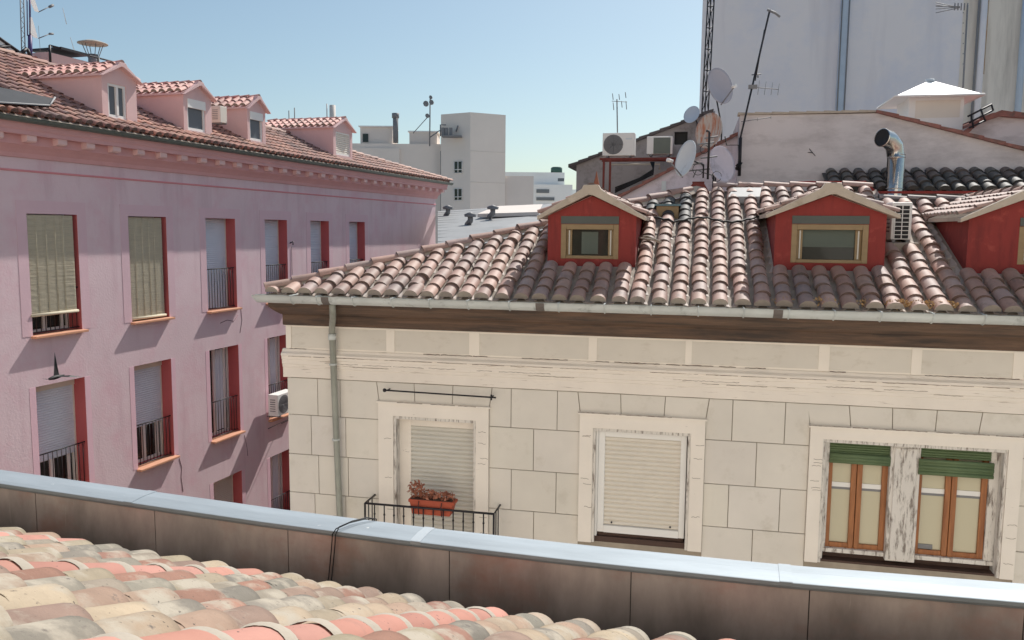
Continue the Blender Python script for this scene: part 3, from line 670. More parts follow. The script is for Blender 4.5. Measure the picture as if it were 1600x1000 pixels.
# bent steel flue
PF = (2.9, 3.5, .3)
fl = thing('flue_pipe', C, PF, 'shiny steel flue pipe with a bent open mouth behind the ridge', 'flue pipe')
k = MB(); R0 = .125
pts = [(2.91, 3.5, .3), (2.91, 3.5, 1.13), (2.90, 3.5, 1.17), (2.86, 3.44, 1.30), (2.76, 3.36, 1.385), (2.66, 3.28, 1.40)]
k.tube(pts, [.125, .125, .126, .128, .13, .132], 24, caps=False, smooth=True); k.build('duct', m_steel, fl)
k = MB(); d = Vector((-.1, -.08, .015)).normalized(); k.lathe((2.66, 3.28, 1.40), d, [(.132, -.01), (.137, 0), (.137, .012), (.128, .014)], 24); k.build('rim', m_steel, fl)
MB().lathe((2.66, 3.28, 1.40), d, [(.127, .0), (.0, -.02)], 24, smooth=False).build('mouth', m_black, fl)
k = MB()
for z in (.66, 1.12, 1.16): k.lathe((2.91, 3.5, z), (0, 0, 1), [(.125, 0), (.131, .003), (.131, .012), (.125, .015)], 24)
k.build('seam_ring', m_steel, fl)
# red chimney stub with dishes
cs = thing('chimney_stub', C, (.02, 3.2, .4), 'low red painted chimney stub on the hip under the dishes', 'chimney')
MB().prism([(-.22, .40), (.24, .40), (.19, .60), (.11, .73), (-.05, .73), (-.12, .62)], 'w', 2.86, 3.1).build('stack', m_brick, cs, bevel=.01)
MB().box(-.06, .12, 2.88, 3.08, .731, .75).build('cap', m_brick, cs, bevel=.006)
def dish(o, R0, dirv, label, mat=m_dish, mast=None, feed=True, group='satellite dishes above the ridge'):
    o = Vector(o); t = thing('satellite_dish', C, tuple(o), label, 'satellite dish', group)
    d = Vector(dirv).normalized()
    prof = [(R0 * q / 8, R0 * .22 * (q / 8) ** 2) for q in range(9)]
    k = MB(); k.lathe(o, d, prof + [(R0, R0 * .22 - .008)] + [(R0 * q / 8, R0 * .22 * (q / 8) ** 2 - .01) for q in range(7, -1, -1)], 28); k.build('reflector', mat, t)
    if feed:
        s = Vector((0, 0, -1)); s = (s - d * s.dot(d)).normalized(); e = o + s * R0 * 1.02 + d * .03; tip = o + d * R0 * 1.15 + s * R0 * .35
        MB().tube([e, tip], .012, 6).build('feed_arm', m_grey, t)
        MB().tube([tip + d * .03, tip - d * .07], [.03, .024], 10).build('receiver', m_white, t)
    side = d * -.05
    MB().tube([o - d * .01, o - d * .08], .035, 8).build('mount', m_grey, t)
    if mast:
        k = MB(); k.tube([o - d * .07, *mast], .014, 8); k.build('mast', m_iron, t)
    return t
dish((*[C.w(1076, 249, 3.15)[0]], 3.15, C.w(1076, 249, 3.15)[1]), .285, (-.84, -.5, .22), 'large pale satellite dish turned left, leftmost above the red chimney stub', mast=[(.10, 3.2, 1.02), (.10, 3.2, .82)])
dish((C.w(1124, 258, 3.9)[0], 3.9, C.w(1124, 258, 3.9)[1]), .30, (.72, -.66, .2), 'grey satellite dish low behind the ridge, just right of the dish pole', mast=[(.3, 4.0, 1.1), (.3, 4.0, .4)], feed=False, mat=m_gab)
dish((C.w(1111, 205, 4.0)[0], 4.0, C.w(1111, 205, 4.0)[1]), .285, (-.66, -.7, .1), 'rust streaked satellite dish in the middle of the dish cluster', mat=m_rusty, mast=[(.27, 4.1, 1.5), (.27, 4.1, .4)], feed=False)
dish((C.w(1121, 136, 5.6)[0], 5.6, C.w(1121, 136, 5.6)[1]), .33, (.72, -.66, .2), 'pale satellite dish topmost of the cluster, against the big wall', mat=m_dishd, mast=[(.42, 5.8, 1.9), (.42, 5.8, .5)])
dish((C.w(1082, 180, 6.3)[0], 6.3, C.w(1082, 180, 6.3)[1]), .17, (-.5, -.8, .3), 'small bluish satellite dish on the peak of the old gable', mat=m_bluep, mast=[(-.02, 6.42, 2.05), (-.02, 6.42, 1.9)], feed=False)
# dish pole clutter
pc = thing('dish_pole', C, (.17, 3.2, .8), 'dark pole with brackets and cable loops between the dishes', 'pole')
k = MB(); k.tube([(.17, 3.2, .8), (.17, 3.2, 1.5), (.16, 3.2, 1.53), (.12, 3.2, 1.53)], .018, 8).build('post', m_iron, pc)
k = MB()
for z, a, c in ((.93, -.12, .2), (1.02, -.1, .08), (1.12, .05, .3), (1.33, 0, .25), (1.42, .1, .3)): k.tube([(a, 3.2, z), (c, 3.22, z + .03)], .012, 6)
k.tube([(-.05, 3.2, .83), (.0, 3.2, .95), (.1, 3.2, .9), (.25, 3.2, .86)], .01, 6).build('crossbar', m_grey, pc)
k = MB()
for j in range(3):
    cx, cz, rr = (.02, .95, .08) if j == 0 else ((.3, .84, .07) if j == 1 else (.1, 1.25, .06)); k.tube([(cx + rr * cos(a), 3.16 - .01 * j, cz + rr * 1.1 * sin(a)) for a in [2 * pi * q / 14 for q in range(14)]], .005, 5)
k.build('cable_loop', m_black, pc)
# leaning aerial pole
lp = thing('leaning_aerial', C, (.62, 4.35, .7), 'tall dark leaning aerial pole rising past the weathered wall', 'aerial')
pA = Vector((C.w(1155, 275, 4.35)[0], 4.35, C.w(1155, 275, 4.35)[1])); pM = Vector((C.w(1157, 215, 4.35)[0], 4.35, C.w(1157, 215, 4.35)[1])); pB = Vector((C.w(1203, 15, 4.35)[0], 4.35, C.w(1203, 15, 4.35)[1]))
MB().tube([pA, pM], .028, 8).tube([pM + Vector((0, 0, -.2)), pM, pB], .016, 8).build('pole', m_iron, lp)
mid = pM + (pB - pM) * .62
MB().tube([mid + Vector((-.04, -.03, -.35)), mid + Vector((.07, -.03, .45))], .009, 6).tube([mid + Vector((.0, -.03, -.3)), mid + Vector((.0, .0, -.25))], .01, 6).tube([mid + Vector((-.1, 0, -.25)), mid + Vector((.05, 0, -.24))], .008, 5).build('whip', m_iron, lp)
def yagi(mb, o, d, n, L, el, r=.004, up=(0, 0, 1)):
    o, d = Vector(o), Vector(d).normalized(); up = Vector(up); mb.tube([o - d * .05, o + d * L], r * 1.8, 5)
    for q in range(n):
        p = o + d * (L * q / max(1, n - 1)); e = el * (1 - .3 * q / n); mb.tube([p - up * e, p + up * e], r, 4)
k = MB(); yagi(k, pM + (pB - pM) * .40, (1, -.2, -.15), 5, .42, .12, up=(.1, .0, 1)); k.box((pM + (pB - pM) * .4).x - .06, (pM + (pB - pM) * .4).x + .08, 4.3, 4.37, (pM + (pB - pM) * .4).z - .03, (pM + (pB - pM) * .4).z + .03)
k.tube([pB + Vector((-.04, 0, .0)), pB + Vector((.08, -.02, -.06)), pB + Vector((.16, 0, -.12))], .02, 6)
yagi(k, pM + (pB - pM) * .13, (1, -.1, .12), 3, .42, .03); k.build('aerial_elements', m_grey, lp)
k = MB(); k.tube([pA + Vector((0, -.03, .1)), pA + Vector((-.03, -.03, .5)), pM + Vector((-.22, -.03, -.12)), pM + Vector((-.25, -.03, .02))], .012, 5); k.tube([pA + Vector((-.06, -.05, .1)), pA + Vector((.02, -.05, .22)), pA + Vector((-.05, -.05, .15))], .03, 6); k.build('cable', m_black, lp)
# junk on the roof behind the left dormer
jk = thing('plywood_crate', C, (-.32, 2.75, .2), 'plywood crate with a blue lid stored behind the left dormer', 'crate')
q0 = C.w(1026, 322, 1.95); q1 = C.w(1060, 336, 1.95)
MB().box(q0[0], q1[0], 1.95, 2.25, q1[1] - .08, q0[1]).build('body', m_ochre, jk); MB().box(q0[0] - .03, q1[0] + .03, 1.92, 2.28, q0[1] + .002, q0[1] + .03).build('lid', m_blue, jk)
k = MB(); r_ = random.Random(5); pts = [(C.w(1066 + r_.uniform(-9, 9), 328 + r_.uniform(-12, 12), 2.5)[0], 2.5 + r_.uniform(-.05, .05), C.w(1066, 328 + r_.uniform(-13, 13), 2.5)[1]) for _ in range(14)]
k.tube(pts, .014, 5); tag(k.build('plastic_sheet', m_white, None, (-.2, 2.5, .3)), 'crumpled white plastic strip beside the plywood crate', 'plastic strip')
k = MB(); pts = []
for q in range(25):
    x = 1022 + (1205 - 1022) * q / 24; u, w_, z = C.sl(x, 344 + 3.5 * sin(q * .5) - 4 * (q < 4) - (q - 20) * (q > 20) * 1.2, -.46, -.70, TN); pts.append((u, w_, z + .012 * (q % 2)))
k.tube(pts, .014, 6); tag(k.build('roof_cable', m_black, None, pts[0]), 'black cable lying across the tiles between the red dormers', 'cable')
k = MB(); a = Vector(C.sl(998, 372, -.46, -.70, TN))
k.tube([a, a + Vector((.12, -.1, .02)), a + Vector((.3, -.25, -.05))], .02, 6).tube([a + Vector((.0, -.1, .0)), a + Vector((.2, -.2, -.02))], .014, 6); tag(k.build('loose_batten', m_mortar, None, tuple(a)), 'loose grey battens lying beside the left dormer cheek', 'batten')
k = MB(); a = Vector(C.sl(741, 425, -.46, -.72, TN)); k.tube([a, a + Vector((-.03, 0, .1)), a + Vector((.0, -.02, .13)), a + Vector((.03, -.02, .1))], .006, 5).tube([a, a + Vector((.02, 0, -.0)), a + Vector((0, 0, -.08))], .012, 5); tag(k.build('roof_hook', m_iron, None, tuple(a)), 'small iron hook sticking up from the sunlit tiles', 'hook')
k = MB(); o = C.w(932, 283, 2.9); k.lathe((o[0], 2.9, o[1] - .12), (0, 0, 1), [(.05, 0), (.045, .08), (.022, .17), (.004, .27)], 8); tag(k.build('orange_cloth', m_orange, None, (o[0], 2.9, o[1] - .12)), 'furled pointed orange cloth behind the left dormer ridge', 'cloth')

# ================================================================== OLD HOUSES BEHIND THE RIDGE
wg = 6.6
def cw(x, y, w): r = C.w(x, y, w); return (r[0], r[1])
hg = thing('old_gable_house', C, (-2.4, wg, -15), 'old grey house with a dark lean-to roofline and square opening', 'house')
a0, a1, a2 = cw(893, 260, wg), cw(985, 222, wg), cw(1092, 183, wg)
op = (cw(1054, 206, wg), cw(1074, 226, wg))
gh = MB(); zt_ = lambda u: a0[1] + (a2[1] - a0[1]) * (u - a0[0]) / (a2[0] - a0[0])
us_ = [a0[0] + .1, op[0][0], op[1][0], a2[0] + .3]
gh.poly([(us_[0], wg, -15), (us_[1], wg, -15), (us_[1], wg, zt_(us_[1])), (us_[0], wg, zt_(us_[0]))])
gh.poly([(us_[2], wg, -15), (us_[3], wg, -15), (us_[3], wg, zt_(us_[3])), (us_[2], wg, zt_(us_[2]))])
gh.poly([(us_[1], wg, -15), (us_[2], wg, -15), (us_[2], wg, op[1][1]), (us_[1], wg, op[1][1])]).poly([(us_[1], wg, op[0][1]), (us_[2], wg, op[0][1]), (us_[2], wg, zt_(us_[2])), (us_[1], wg, zt_(us_[1]))])
gh.poly([(us_[0], wg, -15), (us_[0], wg + 3, -15), (us_[0], wg + 3, zt_(us_[0])), (us_[0], wg, zt_(us_[0]))])
gh.poly([(us_[3], wg, -15), (us_[3], wg + 3, -15), (us_[3], wg + 3, zt_(us_[3])), (us_[3], wg, zt_(us_[3]))])
gh.build('wall', m_gab2, hg)
MB().box(us_[1], us_[2], wg + .12, wg + .3, op[1][1], op[0][1]).build('opening', m_black, hg)
rr = MB(); n_ = 14
for q in range(n_):
    u0 = a0[0] - .05 + (a2[0] + .3 - a0[0]) * q / n_; u1 = u0 + (a2[0] + .3 - a0[0]) / n_ + .02
    rr.prism([(u0, zt_(u0) - .01), (u1, zt_(u1) - .01), (u1, zt_(u1) + .035), (u0, zt_(u0) + .055)], 'w', wg - .12, wg + 3)
rr.build('roof', m_dkroof, hg)
w5 = 5.0
b0, b1 = cw(960, 313, w5), cw(1160, 207, w5)
hn = thing('near_gable_house', C, (b0[0], w5, -15), 'mauve plastered gable wall with reddish verge, behind the dish cluster', 'house')
zt2 = lambda u: b0[1] + (b1[1] - b0[1]) * (u - b0[0]) / (b1[0] - b0[0])
MB().poly([(b0[0] - .3, w5, -15), (b1[0], w5, -15), (b1[0], w5, zt2(b1[0])), (b0[0] - .3, w5, zt2(b0[0] - .3))]).poly([(b0[0] - .3, w5, -15), (b0[0] - .3, w5 + 1.4, -15), (b0[0] - .3, w5 + 1.4, zt2(b0[0] - .3)), (b0[0] - .3, w5, zt2(b0[0] - .3))]).build('wall', m_gab, hn)
rr = MB(); n_ = 12
for q in range(n_):
    u0 = b0[0] - .35 + (b1[0] - b0[0] + .35) * q / n_; u1 = u0 + (b1[0] - b0[0] + .35) / n_ + .015
    rr.prism([(u0, zt2(u0) - .01), (u1, zt2(u1) - .01), (u1, zt2(u1) + .03), (u0, zt2(u0) + .06)], 'w', w5 - .1, w5 + 1.3)
rr.build('roof', m_rtile, hn)
MB().box(*[C.w(1034, 282, w5)[0], C.w(1041, 282, w5)[0]], w5 - .02, w5 - .002, C.w(1036, 298, w5)[1], C.w(1036, 283, w5)[1]).build('vent_tube', m_dish, hn)
# AC rack
wr_ = 5.75
r0, r1 = cw(937, 247, wr_), cw(1057, 247, wr_)
rk = thing('ac_rack', C, (r0[0], wr_, r0[1] - .6), 'rusty red steel rack carrying two air conditioners over the roofs', 'rack')
MB().box(r0[0], r1[0], wr_ - .02, wr_ + .02, r0[1] - .04, r0[1]).box(r0[0], r1[0], wr_ + .36, wr_ + .4, r0[1] - .04, r0[1]).build('beam', m_brick, rk)
for u in (r0[0] + .08, r0[0] + .2, r1[0] - .05): MB().box(u - .02, u + .02, wr_ - .015, wr_ + .02, r0[1] - (1.2 if u < r1[0] - .5 else .5), r0[1] - .041).build('leg', m_brick, rk)
MB().tube([(r0[0] + .22, wr_, r0[1] - .12), (r1[0] - .3, wr_, r0[1] - .12), (r1[0] - .3, wr_, r0[1] - .22)], .018, 6).build('crossbar', m_conc, rk)
k = MB()
for q in range(4): k.tube([(r0[0] + .95 + .02 * q, wr_ - .02, r0[1] - .08), (r0[0] + 1.0, wr_ - .04, r0[1] - .22 - .03 * q), (r0[0] + .75 - .05 * q, wr_ - .03, r0[1] - .38 - .04 * q), (r0[0] + .3, wr_, r0[1] - .55 - .03 * q)], .014, 5)
k.build('hose', m_black, rk)
q0, q1 = cw(941, 246, wr_), cw(992, 207, wr_)
ac_unit(C, ((q0[0] + q1[0]) / 2, wr_, q0[1]), q1[0] - q0[0], q1[1] - q0[1], .32, 0, 'white air conditioner with round fan on the left of the red rack', None)
q0, q1 = cw(1010, 244, wr_), cw(1051, 213, wr_)
ac_unit(C, ((q0[0] + q1[0]) / 2, wr_ + .05, q0[1] + .01), q1[0] - q0[0], q1[1] - q0[1], .3, 0, 'white air conditioner with dark square grille on the right of the red rack', None, 'dark')
ap = thing('forked_aerial', C, (C.w(966, 205, 5.9)[0], 5.9, C.w(966, 205, 5.9)[1] - .1), 'thin forked television aerial standing behind the left air conditioner', 'aerial')
k = MB(); p0 = C.w(966, 210, 5.95); p1 = C.w(964, 155, 5.95); k.tube([(p0[0], 5.95, p0[1] - .4), (p1[0], 5.95, p1[1])], .012, 6).build('pole', m_grey, ap)
k = MB()
for dx, y0, y1 in ((-8, 146, 156), (12, 144, 153), (-7, 160, 172), (13, 158, 171), (2, 147, 156), (6, 158, 168)):
    a = C.w(965 + dx, y0, 5.95); c = C.w(966 + dx, y1, 5.95); k.tube([(a[0], 5.95, a[1]), (c[0], 5.95, c[1])], .008, 5)
a = C.w(956, 158, 5.95); c = C.w(980, 160, 5.95); k.tube([(a[0], 5.95, a[1]), (c[0], 5.9, c[1])], .006, 5); k.build('elements', m_grey, ap)

# weathered mid wall building
wm = 4.5
mw = thing('rendered_outbuilding', C, (.66, wm, -15), 'low outbuilding with weathered grey mauve wall and sloping tile verge', 'outbuilding')
t0, t1, t2 = cw(1156, 180, wm), cw(1370, 177, wm), cw(1600, 236, wm); sl_ = (t2[1] - t1[1]) / (t2[0] - t1[0]); ur = 7.2
MB().prism([(t0[0], -15), (ur, -15), (ur, t2[1] + sl_ * (ur - t2[0])), (t1[0], t1[1]), (t0[0], t0[1])], 'w', wm, wm + 2.6).build('wall', m_midw, mw)
k = MB(); n_ = 8
for q in range(n_):
    u0 = t0[0] - .03 + (t1[0] - t0[0] + .03) * q / n_; u1 = u0 + (t1[0] - t0[0]) / n_ + .01
    k.prism([(u0, t0[1] + .001), (u1, t0[1] + .001), (u1, t0[1] + .028), (u0, t0[1] + .042)], 'w', wm - .05, wm + .2)
k.build('wall_coping', m_cement, mw)
k = MB(); n_ = 14
for q in range(n_):
    u0 = t1[0] - .02 + (ur - t1[0]) * q / n_; u1 = u0 + (ur - t1[0]) / n_ + .02; z0 = t1[1] + sl_ * (u0 - t1[0]); z1 = t1[1] + sl_ * (u1 - t1[0])
    k.prism([(u0, z0 - .0), (u1, z1 - .0), (u1, z1 + .06), (u0, z0 + .04)], 'w', wm - .09, wm + 2.6)
k.build('roof_verge', m_rtile, mw)
k = MB(); tz = lambda w: .57 + .42 * (w - 3.5); Sd, Nd = up_n(.42)
tiles(k, (2.02, 3.62, tz(3.62)), (1, 0, 0), Sd, Nd, 23, .215, .24, .93, [srgb(88, 86, 82), srgb(74, 74, 72), srgb(98, 86, 80)], r=.086)
k.col = srgb(66, 64, 62); k.poly([(2.0, 3.6, tz(3.6) - .01), (7, 3.6, tz(3.6) - .01), (7, 4.49, tz(4.49) - .01), (2.0, 4.49, tz(4.49) - .01)])
k.build('lean_to_tiling', m_tile, mw)
u_ = C.w(1272, 238, wm); MB().tube([(u_[0] - .08, wm - .01, u_[1] + .06), (u_[0] + .02, wm - .01, u_[1] - .06)], .005, 4).tube([(u_[0] - .1, wm - .01, u_[1]), (u_[0] - .02, wm - .01, u_[1] - .01)], .005, 4).build('wall_hook', m_iron, mw)
# big blank wall building
wb = 22; ZT = C.w(1095, -60, wb)[1]
bw = thing('tall_blank_building', C, (0, wb, -15), 'tall blank mauve grey party wall rising out of the frame', 'building')
ul = C.w(1095, 100, wb)[0]; ub = C.w(1502, 60, wb)[0]
MB().box(ul, ub, wb, wb + 8, -15, ZT).build('wall', m_bigw, bw)
MB().box(ub + .001, 20, wb + .1, wb + 8, -15, ZT).build('side_wall', m_bigb, bw)
u0 = C.w(1316.5, 80, wb)[0]
k = MB().box(u0 - .15, u0 + .15, wb - .2, wb - .002, 2.2, ZT); k.build('vent_duct', m_bluep, bw, bevel=.02)
k = MB()
for u in (u0 - .12, u0 + .12): k.tube([(u, wb - .22, 2.2), (u, wb - .22, ZT)], .025, 6)
k.build('duct_cable', m_grey, bw)
for px, r_, mt in ((1525, .04, m_grey), (1533, .11, m_bigw), (1597, .11, m_bluep)):
    u = C.w(px, 60, wb)[0]; MB().tube([(u, wb - .1, 1.5), (u, wb - .1, ZT)], r_, 10).build('drainpipe', mt, bw)
m_rust = M('rust_streak', srgb(178, 132, 90), var=.1, dirt=srgb(186, 170, 150), dscale=2, dlo=.35, dhi=.6, dstretch=(1, 1, .6))
u = C.w(1542, 40, wb)[0]; MB().box(u - .06, u + .05, wb + .09, wb + .098, C.w(1540, 115, wb)[1], ZT).build('rust_stain', m_rust, bw)
k = MB()
for q in range(9): u = C.w(1505, 20 + 16 * q, wb); k.lathe((u[0], wb - .004, u[1]), (0, -1, 0), [(.02, 0), (0, .01)], 6)
k.build('anchor_bolt', m_grey, bw)
# white cupola
wc = 8.
cpo = thing('roof_cupola', C, (C.w(1460, 180, wc)[0], wc, 2.0), 'small white louvred cupola with a pyramid cap beyond the low wall', 'cupola')
a, c = cw(1421, 152, wc), cw(1505, 188, wc); ap_ = cw(1460, 124, wc + .6); e0, e1 = cw(1404, 151, wc - .25), cw(1542, 149, wc - .25)
cu0, cu1 = a[0], c[0]; cw0, cw1 = wc, wc + (cu1 - cu0)
MB().box(cu0, cu1, cw0, cw1, c[1] - .6, a[1]).build('drum', m_white, cpo, bevel=.01)
k = MB(); k.box(cu0 + .12, cu1 - .07, wc - .006, wc - .001, c[1] + .06, a[1] - .07).build('louvre', m_shutter, cpo)
ze_ = e0[1]; E0, E1, F0, F1 = cu0 - .33, cu1 + .26, cw0 - .3, cw1 + .3; apx = ((cu0 + cu1) / 2 - .02, (cw0 + cw1) / 2, C.w(1460, 125, (cw0 + cw1) / 2)[1])
k = MB()
cr = [(E0, F0, ze_), (E1, F0, ze_), (E1, F1, ze_), (E0, F1, ze_)]
for q in range(4): k.poly([cr[q], cr[(q + 1) % 4], apx])
k.poly(cr[::-1]); k.build('cap', m_cap, cpo, recalc=True, weld=True)
k = MB(); k.tube(cr + [cr[0]], .022, 6); k.build('cap_edge', m_white, cpo)
MB().lathe((apx[0], apx[1], apx[2] - .03), (0, 0, 1), [(.1, 0), (.08, .05), (0, .055)], 10).build('finial', m_dish, cpo)
# thing carrying the cupola + right gable
rg = thing('tiled_roof_house', C, (4, 8.3, -15), 'house with dark red tile verge at the right edge beside the cupola', 'house')
p = [cw(1500, 213, 7.6), cw(1530, 188, 7.6), cw(1562, 178, 7.6), cw(1600, 181, 7.6)]
k = MB(); k.prism([(p[0][0] - .8, -15), (9, -15), (9, p[3][1] - .05), (p[3][0], p[3][1] - .03), (p[2][0], p[2][1] - .05), (p[1][0], p[1][1] - .05), (p[0][0] - .8, p[0][1] - .2)], 'w', 7.65, 10.5).build('wall', m_midw, rg)
k = MB(); PP = [(p[0][0] - .8, p[0][1] - .2)] + p + [(9, p[3][1])]
for A, B in zip(PP, PP[1:]):
    n_ = max(2, int((B[0] - A[0]) / .22))
    for q in range(n_):
        x0 = A[0] + (B[0] - A[0]) * q / n_; x1 = A[0] + (B[0] - A[0]) * (q + 1) / n_ + .01; y0 = A[1] + (B[1] - A[1]) * q / n_; y1 = A[1] + (B[1] - A[1]) * (q + 1) / n_
        k.prism([(x0, y0 - .05), (x1, y1 - .05), (x1, y1 + .04), (x0, y0 + .06)], 'w', 7.5, 10.6)
k.build('roof', m_rtile, rg)
rl = thing('roof_railing', C, (C.w(1520, 190, 7.4)[0], 7.4, 1.9), 'dark slanting roof ladder rail between the cupola and tiled roof', 'railing')
k = MB(); pts = [[C.w(x, y, 7.4) for x, y in l_] for l_ in (((1512, 182), (1550, 163)), ((1514, 192), (1552, 172)), ((1514, 200), (1540, 188)), ((1517, 178), (1521, 200)), ((1532, 170), (1540, 190)), ((1549, 163), (1552, 173)))]
for a, c in pts: k.tube([(a[0], 7.4, a[1]), (c[0], 7.4, c[1])], .018, 6)
k.build('rail', m_iron, rl)
# lattice mast in front of big wall
def lattice(f, name, A, B, hw, label, r=.014, m_=m_iron, nb=14):
    t = thing(name, f, tuple(A), label, 'mast'); A, B = Vector(A), Vector(B)
    k = MB(f); off = [Vector((-hw, 0, 0)), Vector((hw, 0, 0)), Vector((0, hw * 1.6, 0))]
    for o_ in off: k.tube([A + o_, B + o_], r, 6)
    k.build('upright', m_, t); k = MB(f)
    for q in range(nb):
        p, s = A + (B - A) * (q / nb), A + (B - A) * ((q + 1) / nb)
        for i in range(3): k.tube([p + off[i], s + off[(i + 1) % 3]], r * .5, 4); k.tube([s + off[i], s + off[(i + 1) % 3]], r * .5, 4)
    k.build('bracing', m_, t); return t
A = C.w(1098, 225, 7.5); B = C.w(1113, -10, 7.5)
lattice(C, 'lattice_mast', (A[0], 7.5, A[1] - .6), (B[0], 7.5, B[1] + 1.), .062, 'dark lattice mast against the left edge of the big wall', nb=11)
ta = thing('rooftop_yagi_aerial', C, (C.w(1490, 12, 10)[0], 10, 4), 'many-pronged aerial at the top right before the beige wall', 'aerial')
k = MB(); a = C.w(1512, 8, 10); p0 = Vector((a[0], 10, a[1])); k.tube([p0, (p0.x + .03, 10, 1.5)], .02, 6); k.build('pole', m_grey, ta); k = MB()
for y0, y1 in ((4, 12), (8, 12), (14, 11), (20, 12), (10, 10)):
    c = C.w(1462, y0, 10); e = C.w(1500, y1, 10); k.tube([(c[0], 10, c[1]), (e[0], 10, e[1])], .009, 4)
for q in range(5): c = C.w(1492 + 5 * q, 10, 10); k.tube([(c[0], 10, c[1] + .07), (c[0], 10, c[1] - .08)], .014, 4)
k.build('elements', m_grey, ta)

# ================================================================== FAR WHITE BUILDINGS
wt = thing('white_stair_tower', K, (-3.1, 60, -15), 'tall plain white stair tower with two small windows', 'building')
fp = [(-5.3, 61.3), (-3.09, 60), (-.59, 61.3), (-2.9, 66)]
MB(K).prism(fp, 'z', -15, 8.3).build('wall', m_wwall, wt)
def onface(t, z, off): a, c = Vector(fp[0]), Vector(fp[1]); p = a + (c - a) * t; n = Vector((-(c - a).y, (c - a).x)).normalized(); n = n if n.y < 0 else -n; return (p.x + n.x * off, p.y + n.y * off, z)
for z0, z1 in ((4.05, 4.9), (2.1, 2.95)):
    q = [onface(t, z, .03) for t, z in ((.47, z0), (.74, z0), (.74, z1), (.47, z1))]; wn = MB(K).poly(q).build('window', m_glassd, wt)
    k = MB(K)
    for t in (.47, .6, .74): k.tube([onface(t, z0, .05), onface(t, z1, .05)], .03, 4)
    for z in (z0, z0 + .25, z1): k.tube([onface(.47, z, .05), onface(.74, z, .05)], .03, 4)
    k.build('frame', m_white, wn)
k = MB(K); k.box(-5.1, -3.7, 59.6, 60.6, 6.55, 6.65); k.tube([(-5.3, 60.8, 6.7), (-5.3, 60.8, 7.5), (-4.9, 60.8, 7.5)], .05, 5)
for x in (-5.15, -4.9, -4.6): k.box(x, x + .22, 59.9, 60.3, 6.66, 7.2)
k.tube([(-3.85, 60.6, 7.2), (-3.85, 60.6, 5.4)], .05, 5); k.tube([(-4.15, 60.5, 7.0), (-4.0, 60.4, 7.4)], .06, 5)
k.build('service_platform', m_grey, wt)
wl_ = thing('white_block', K, (-9, 61, -15), 'long low white building left of the stair tower', 'building')
k = MB(K); k.prism([(-13, 62), (-5.25, 62), (-5.0, 61.5), (-5.0, 70), (-13, 70)], 'z', -15, 6.25); k.box(-13, -8.4, 61.8, 61.999, -15, 5.9); k.build('wall', m_wwall, wl_)
MB(K).box(-5.35, -4.95, 61.4, 61.49, 1, 5.7).build('corner_strip', m_grey, wl_)
MB(K).box(-8.35, -7.75, 61.99, 61.995, 4.0, 4.6).build('wall_stain', m_wwall2, wl_)
hut = MB(K).box(-11.4, -9.0, 62.5, 65, 6.26, 7.5).build('roof_hut', m_wwall2, wl_); MB(K).box(-11.2, -10.8, 62.4, 62.49, 6.4, 7.0).build('vent', m_glassd, hut); k = MB(K); k.box(-11.5, -8.9, 62.3, 65.1, 7.501, 7.58).build('cap', m_white, hut)
hut = MB(K).box(-7.75, -5.7, 62.5, 65, 6.26, 7.15).build('roof_hut', m_wwall2, wl_); MB(K).box(-7.85, -5.6, 62.4, 65.1, 7.151, 7.25).build('cap', m_white, hut)
k = MB(K); k.tube([(-8.7, 62, 6.3), (-8.7, 62, 8.35)], .2, 10).tube([(-8.7, 62, 8.1), (-8.7, 62, 8.45)], .27, 10); tag(k.build('metal_stovepipe', m_grey, None, (-8.7, 62, 6.2)), 'tall grey stovepipe standing on the long white building', 'stovepipe')
far = thing('thin_far_aerial', K, (-6.1, 61, 6.2), 'tall thin aerial mast with drum antennas beside the stair tower', 'aerial')
k = MB(K); k.tube([(-6.1, 61, 6.0), (-6.05, 61, 9.6)], .05, 5); k.build('pole', m_grey, far); k = MB(K)
for x, z, r_ in ((-6.35, 9.0, .2), (-5.95, 9.1, .17), (-6.25, 8.15, .15), (-6.0, 9.45, .12)): k.tube([(x, 60.8, z), (x, 61.1, z)], r_, 8)
k.tube([(-6.2, 61, 8.1), (-7.3, 61, 6.9)], .03, 4).tube([(-6.1, 61, 6.6), (-5.4, 61, 7.1), (-5.0, 61, 7.1)], .04, 4); k.build('drum', m_grey, far)
for x, z0, z1, lab, r_ in ((-16.0, 6.9, 8.3, 'thin twin rods poking above the last pink dormer, nearer the left', .04), (-12.9, 7.2, 8.7, 'pale stub vent poking above the last pink dormer, right of the rods', .22)):
    k = MB(K); k.tube([(x, 60, 5), (x, 60, z1)], r_, 6); 
    if r_ < .1: k.tube([(x + .4, 60, 5), (x + .4, 60, z1 + .2)], r_, 5)
    else: k.tube([(x - .4, 60, 5), (x - .4, 60, z1 + .1)], .04, 5)
    tag(k.build('roof_vent', m_wwall2 if r_ > .1 else m_grey, None, (x, 60, 5)), lab, 'roof vent')
k = MB(K)
for z in (0.6, 3.4, 5.6): k.tube([onface(1.0, z, .02), (-.62, 61.28, z)], .015, 4)
k.build('wall_seam', m_wwall2, wt)
wr2 = thing('white_annex', K, (0, 61, -15), 'low white annex joined to the right of the stair tower', 'building')
MB(K).box(-.6, 1.5, 61.5, 68, -15, 3.95).build('wall', m_wwall2, wr2)
fb = thing('distant_flats', K, (3, 80, -15), 'pale distant flats with a green tank on their roof', 'building')
k = MB(K); k.box(-.8, 4.9, 80, 88, -15, 5.5).box(1.9, 5.6, 79, 79.99, -15, 4.3).box(4.0, 12, 84, 90, -15, 4.1); k.build('wall', m_far, fb)
